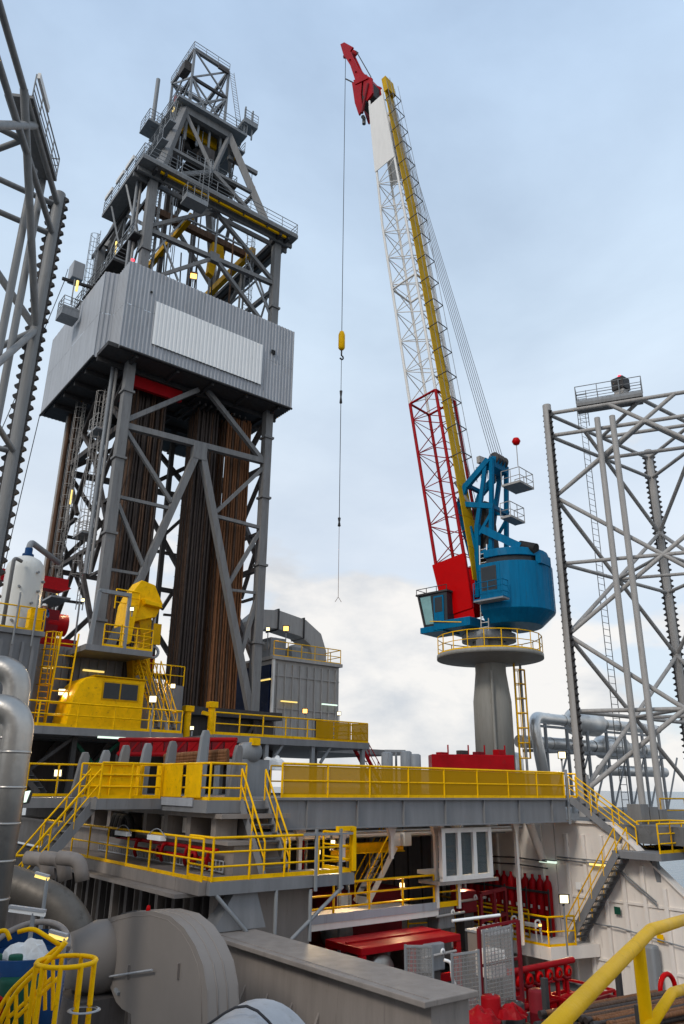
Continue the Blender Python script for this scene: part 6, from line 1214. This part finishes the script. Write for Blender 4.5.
for (px, py, D, m, lb) in ((42, 878, 15.5, 'tube_yellow', 'amber bulkhead lamp on a pole above the exhaust duct'), (27, 913, 13, 'clad_white', 'unlit white tube lamp left of the fan inlet'), (58, 938, 12, 'tube_yellow', 'caged yellowish lamp on the access railing')):
    q = dist(px, py, D); t = thing('pole_lamp', lb, 'lamp', q); w_ = .13 if px != 27 else .28; beam('tube', q-R0*w_+UZ*.04, q+R0*w_-UZ*.02, .06, m, t, .05); beam('cap', q-R0*w_+UZ*.09, q+R0*w_+UZ*.03, .09, 'clad_grey', t, .04); bar('pole', q+R0*.1-UZ*1.7, q+R0*.1, .035, 'steel_mid', t)
# ------------------------------------------------------------------ the near handrail in front of the camera, on its stair head
nr = thing('near_handrail', 'thick yellow handrail with bent corner round the near grey platform', 'handrail', (1.6, 1.2, -1.98))
H = lambda px, py, D: dist(px, py, D)
MB().tube(bend([H(730, 906, 6.2), H(651, 930, 3.75), H(563, 1018, 2.5), H(470, 1112, 1.95)], .02, 4), .026, 24).build('top_rail', 'yellow', nr)
MB().tube(bend([H(730, 975, 5.6), H(672, 993, 3.9), H(645, 1034, 3.4)], .03, 6), .022, 20).build('mid_rail', 'yellow', nr)
q = H(638, 943, 3.52); bar('post', V((q.x, q.y, -1.9)), q-UZ*.0, .026, 'yellow', nr, 20)
for q in (H(563, 1018, 2.5)-UZ*.0, H(700, 917, 5.2)): bar('post', V((q.x, q.y, -1.9)), q-UZ*.0, .026, 'yellow', nr, 20)
box('stair_head', -1.2, 4.4, -1.4, 2.4, -1.98, -1.9, 'deck_grey', nr); beam('column', (.6, .6, ZM), (.6, .6, -1.98), .3, 'steel_mid', nr)
# ================================================================== lamps
def fl(px, py, D, label, m='lamp_white', pole=1.6, size=.4): size *= .72; return flood(0, dist(px, py, D), (-.62, -.78, -.12), label, m, pole, size)
fl(62, 692, 40.2, 'lit flood light on a pole left of the yellow cabin', 'lamp_white', 1.9, .55); fl(153, 699, 39.5, 'lit flood light on a pole right of the yellow cabin', 'lamp_white', 1.9, .55)
fl(173, 686, 43.5, 'small lit lamp at the foot of the racked pipes', 'lamp_white', .6, .4); fl(132, 609, 39.6, 'round white work lamp on the yellow pipe handler', 'lamp_white', .4, .32)
fl(268, 629, 57.0, 'white flood light above the ribbed module roof', 'lamp_white', 1.6, .42); fl(286, 628.5, 56.6, 'bright amber flood light above the ribbed module roof', 'lamp_warm', 1.6, .62)
fl(305, 711, 55.9, 'amber flood light on the ribbed module wall', 'lamp_warm', .5, .52); fl(339, 713.5, 57, 'white lamp at the right end of the ribbed module', 'lamp_white', 1.2, .4)
fl(562, 755, 40, 'lit square flood light on a post near the girder end', 'lamp_white', 2.0, .55); fl(564, 899, 36.5, 'lit square flood light on a white pole by the recess platform', 'lamp_white', 2.2, .58)
fl(461, 877, 37, 'lit flood light inside the red gantry', 'lamp_white', 1.2, .42); fl(349, 876, 34, 'lit lamp behind the hanging platform', 'lamp_white', 1.2, .5); fl(474, 846, 36, 'small lit lamp under the girder near the glazed screen', 'lamp_white', .3, .3); fl(318, 852, 33, 'small lit lamp in the dark below the girder head', 'lamp_white', .3, .3); fl(58, 773, 36, 'lit lamp glowing behind the left landing rails', 'lamp_white', 1.0, .5)
fl(428, 955, 31.5, 'small lit lamp under the red skid roof', 'lamp_white', .4, .25); fl(333, 842, 31, 'small lit lamp above the short yellow monorail beam', 'lamp_white', .3, .25); fl(540, 925, 37, 'small lit lamp low beside the white bench', 'lamp_warm', .3, .2); fl(20, 760, 38, 'dim lamp behind the silver pipe bends', 'lamp_white', .5, .3); fl(192, 728, 38, 'small lit lamp under the drill floor edge', 'lamp_white', .4, .28); fl(402, 885, 33, 'small lit lamp beside the recess stair', 'lamp_white', .4, .3); fl(83, 600, 43, 'small lamp on the grey frame beside the pipe handler', 'lamp_white', .6, .3); fl(248, 756, 40, 'small lamp reflected under the module platform', 'lamp_warm', .6, .25)
def tl_(p0, p1, D, label, m): a = dist(*p0, D); b = dist(*p1, D); b.z = a.z; tube_light(a, b, label, m, None)
def tlx(p0, p1, x, label, m): a = onx(*p0, x); b = onx(*p1, x); b.z = a.z; tube_light(a, b, label, m, None)
def tly(p0, p1, y, label, m):
    a = ony(*p0, y); b = ony(*p1, y); b.z = a.z; t = tube_light(a, b, label, m, None)
tly((98, 737), (125, 739), 37.9, 'white strip light under the cabin platform', 'tube_white'); tly((43, 667), (54, 667), 41.3, 'short yellow strip light on the grey equipment house', 'tube_yellow'); tly((83, 670), (104, 671), 41.3, 'longer yellow strip light on the grey equipment house', 'tube_yellow')
tly((281, 701), (297, 702), 47.1, 'yellow strip light on the ribbed module', 'tube_yellow'); tly((322, 704), (337, 705), 47.1, 'white strip light on the ribbed module', 'tube_white'); tlx((259, 681), (270, 677), 30.4, 'yellow strip light on the dark side of the ribbed module', 'tube_yellow')
tlx((540, 861), (556, 862), WX-.15, 'white strip light on the bulkhead over the recess', 'tube_white'); tlx((590, 864), (613, 867), WX-.25, 'yellow strip light on the white bulkhead', 'tube_yellow')
tly((327, 871), (345, 872), 27.0, 'white strip light behind the hanging platform', 'tube_white')
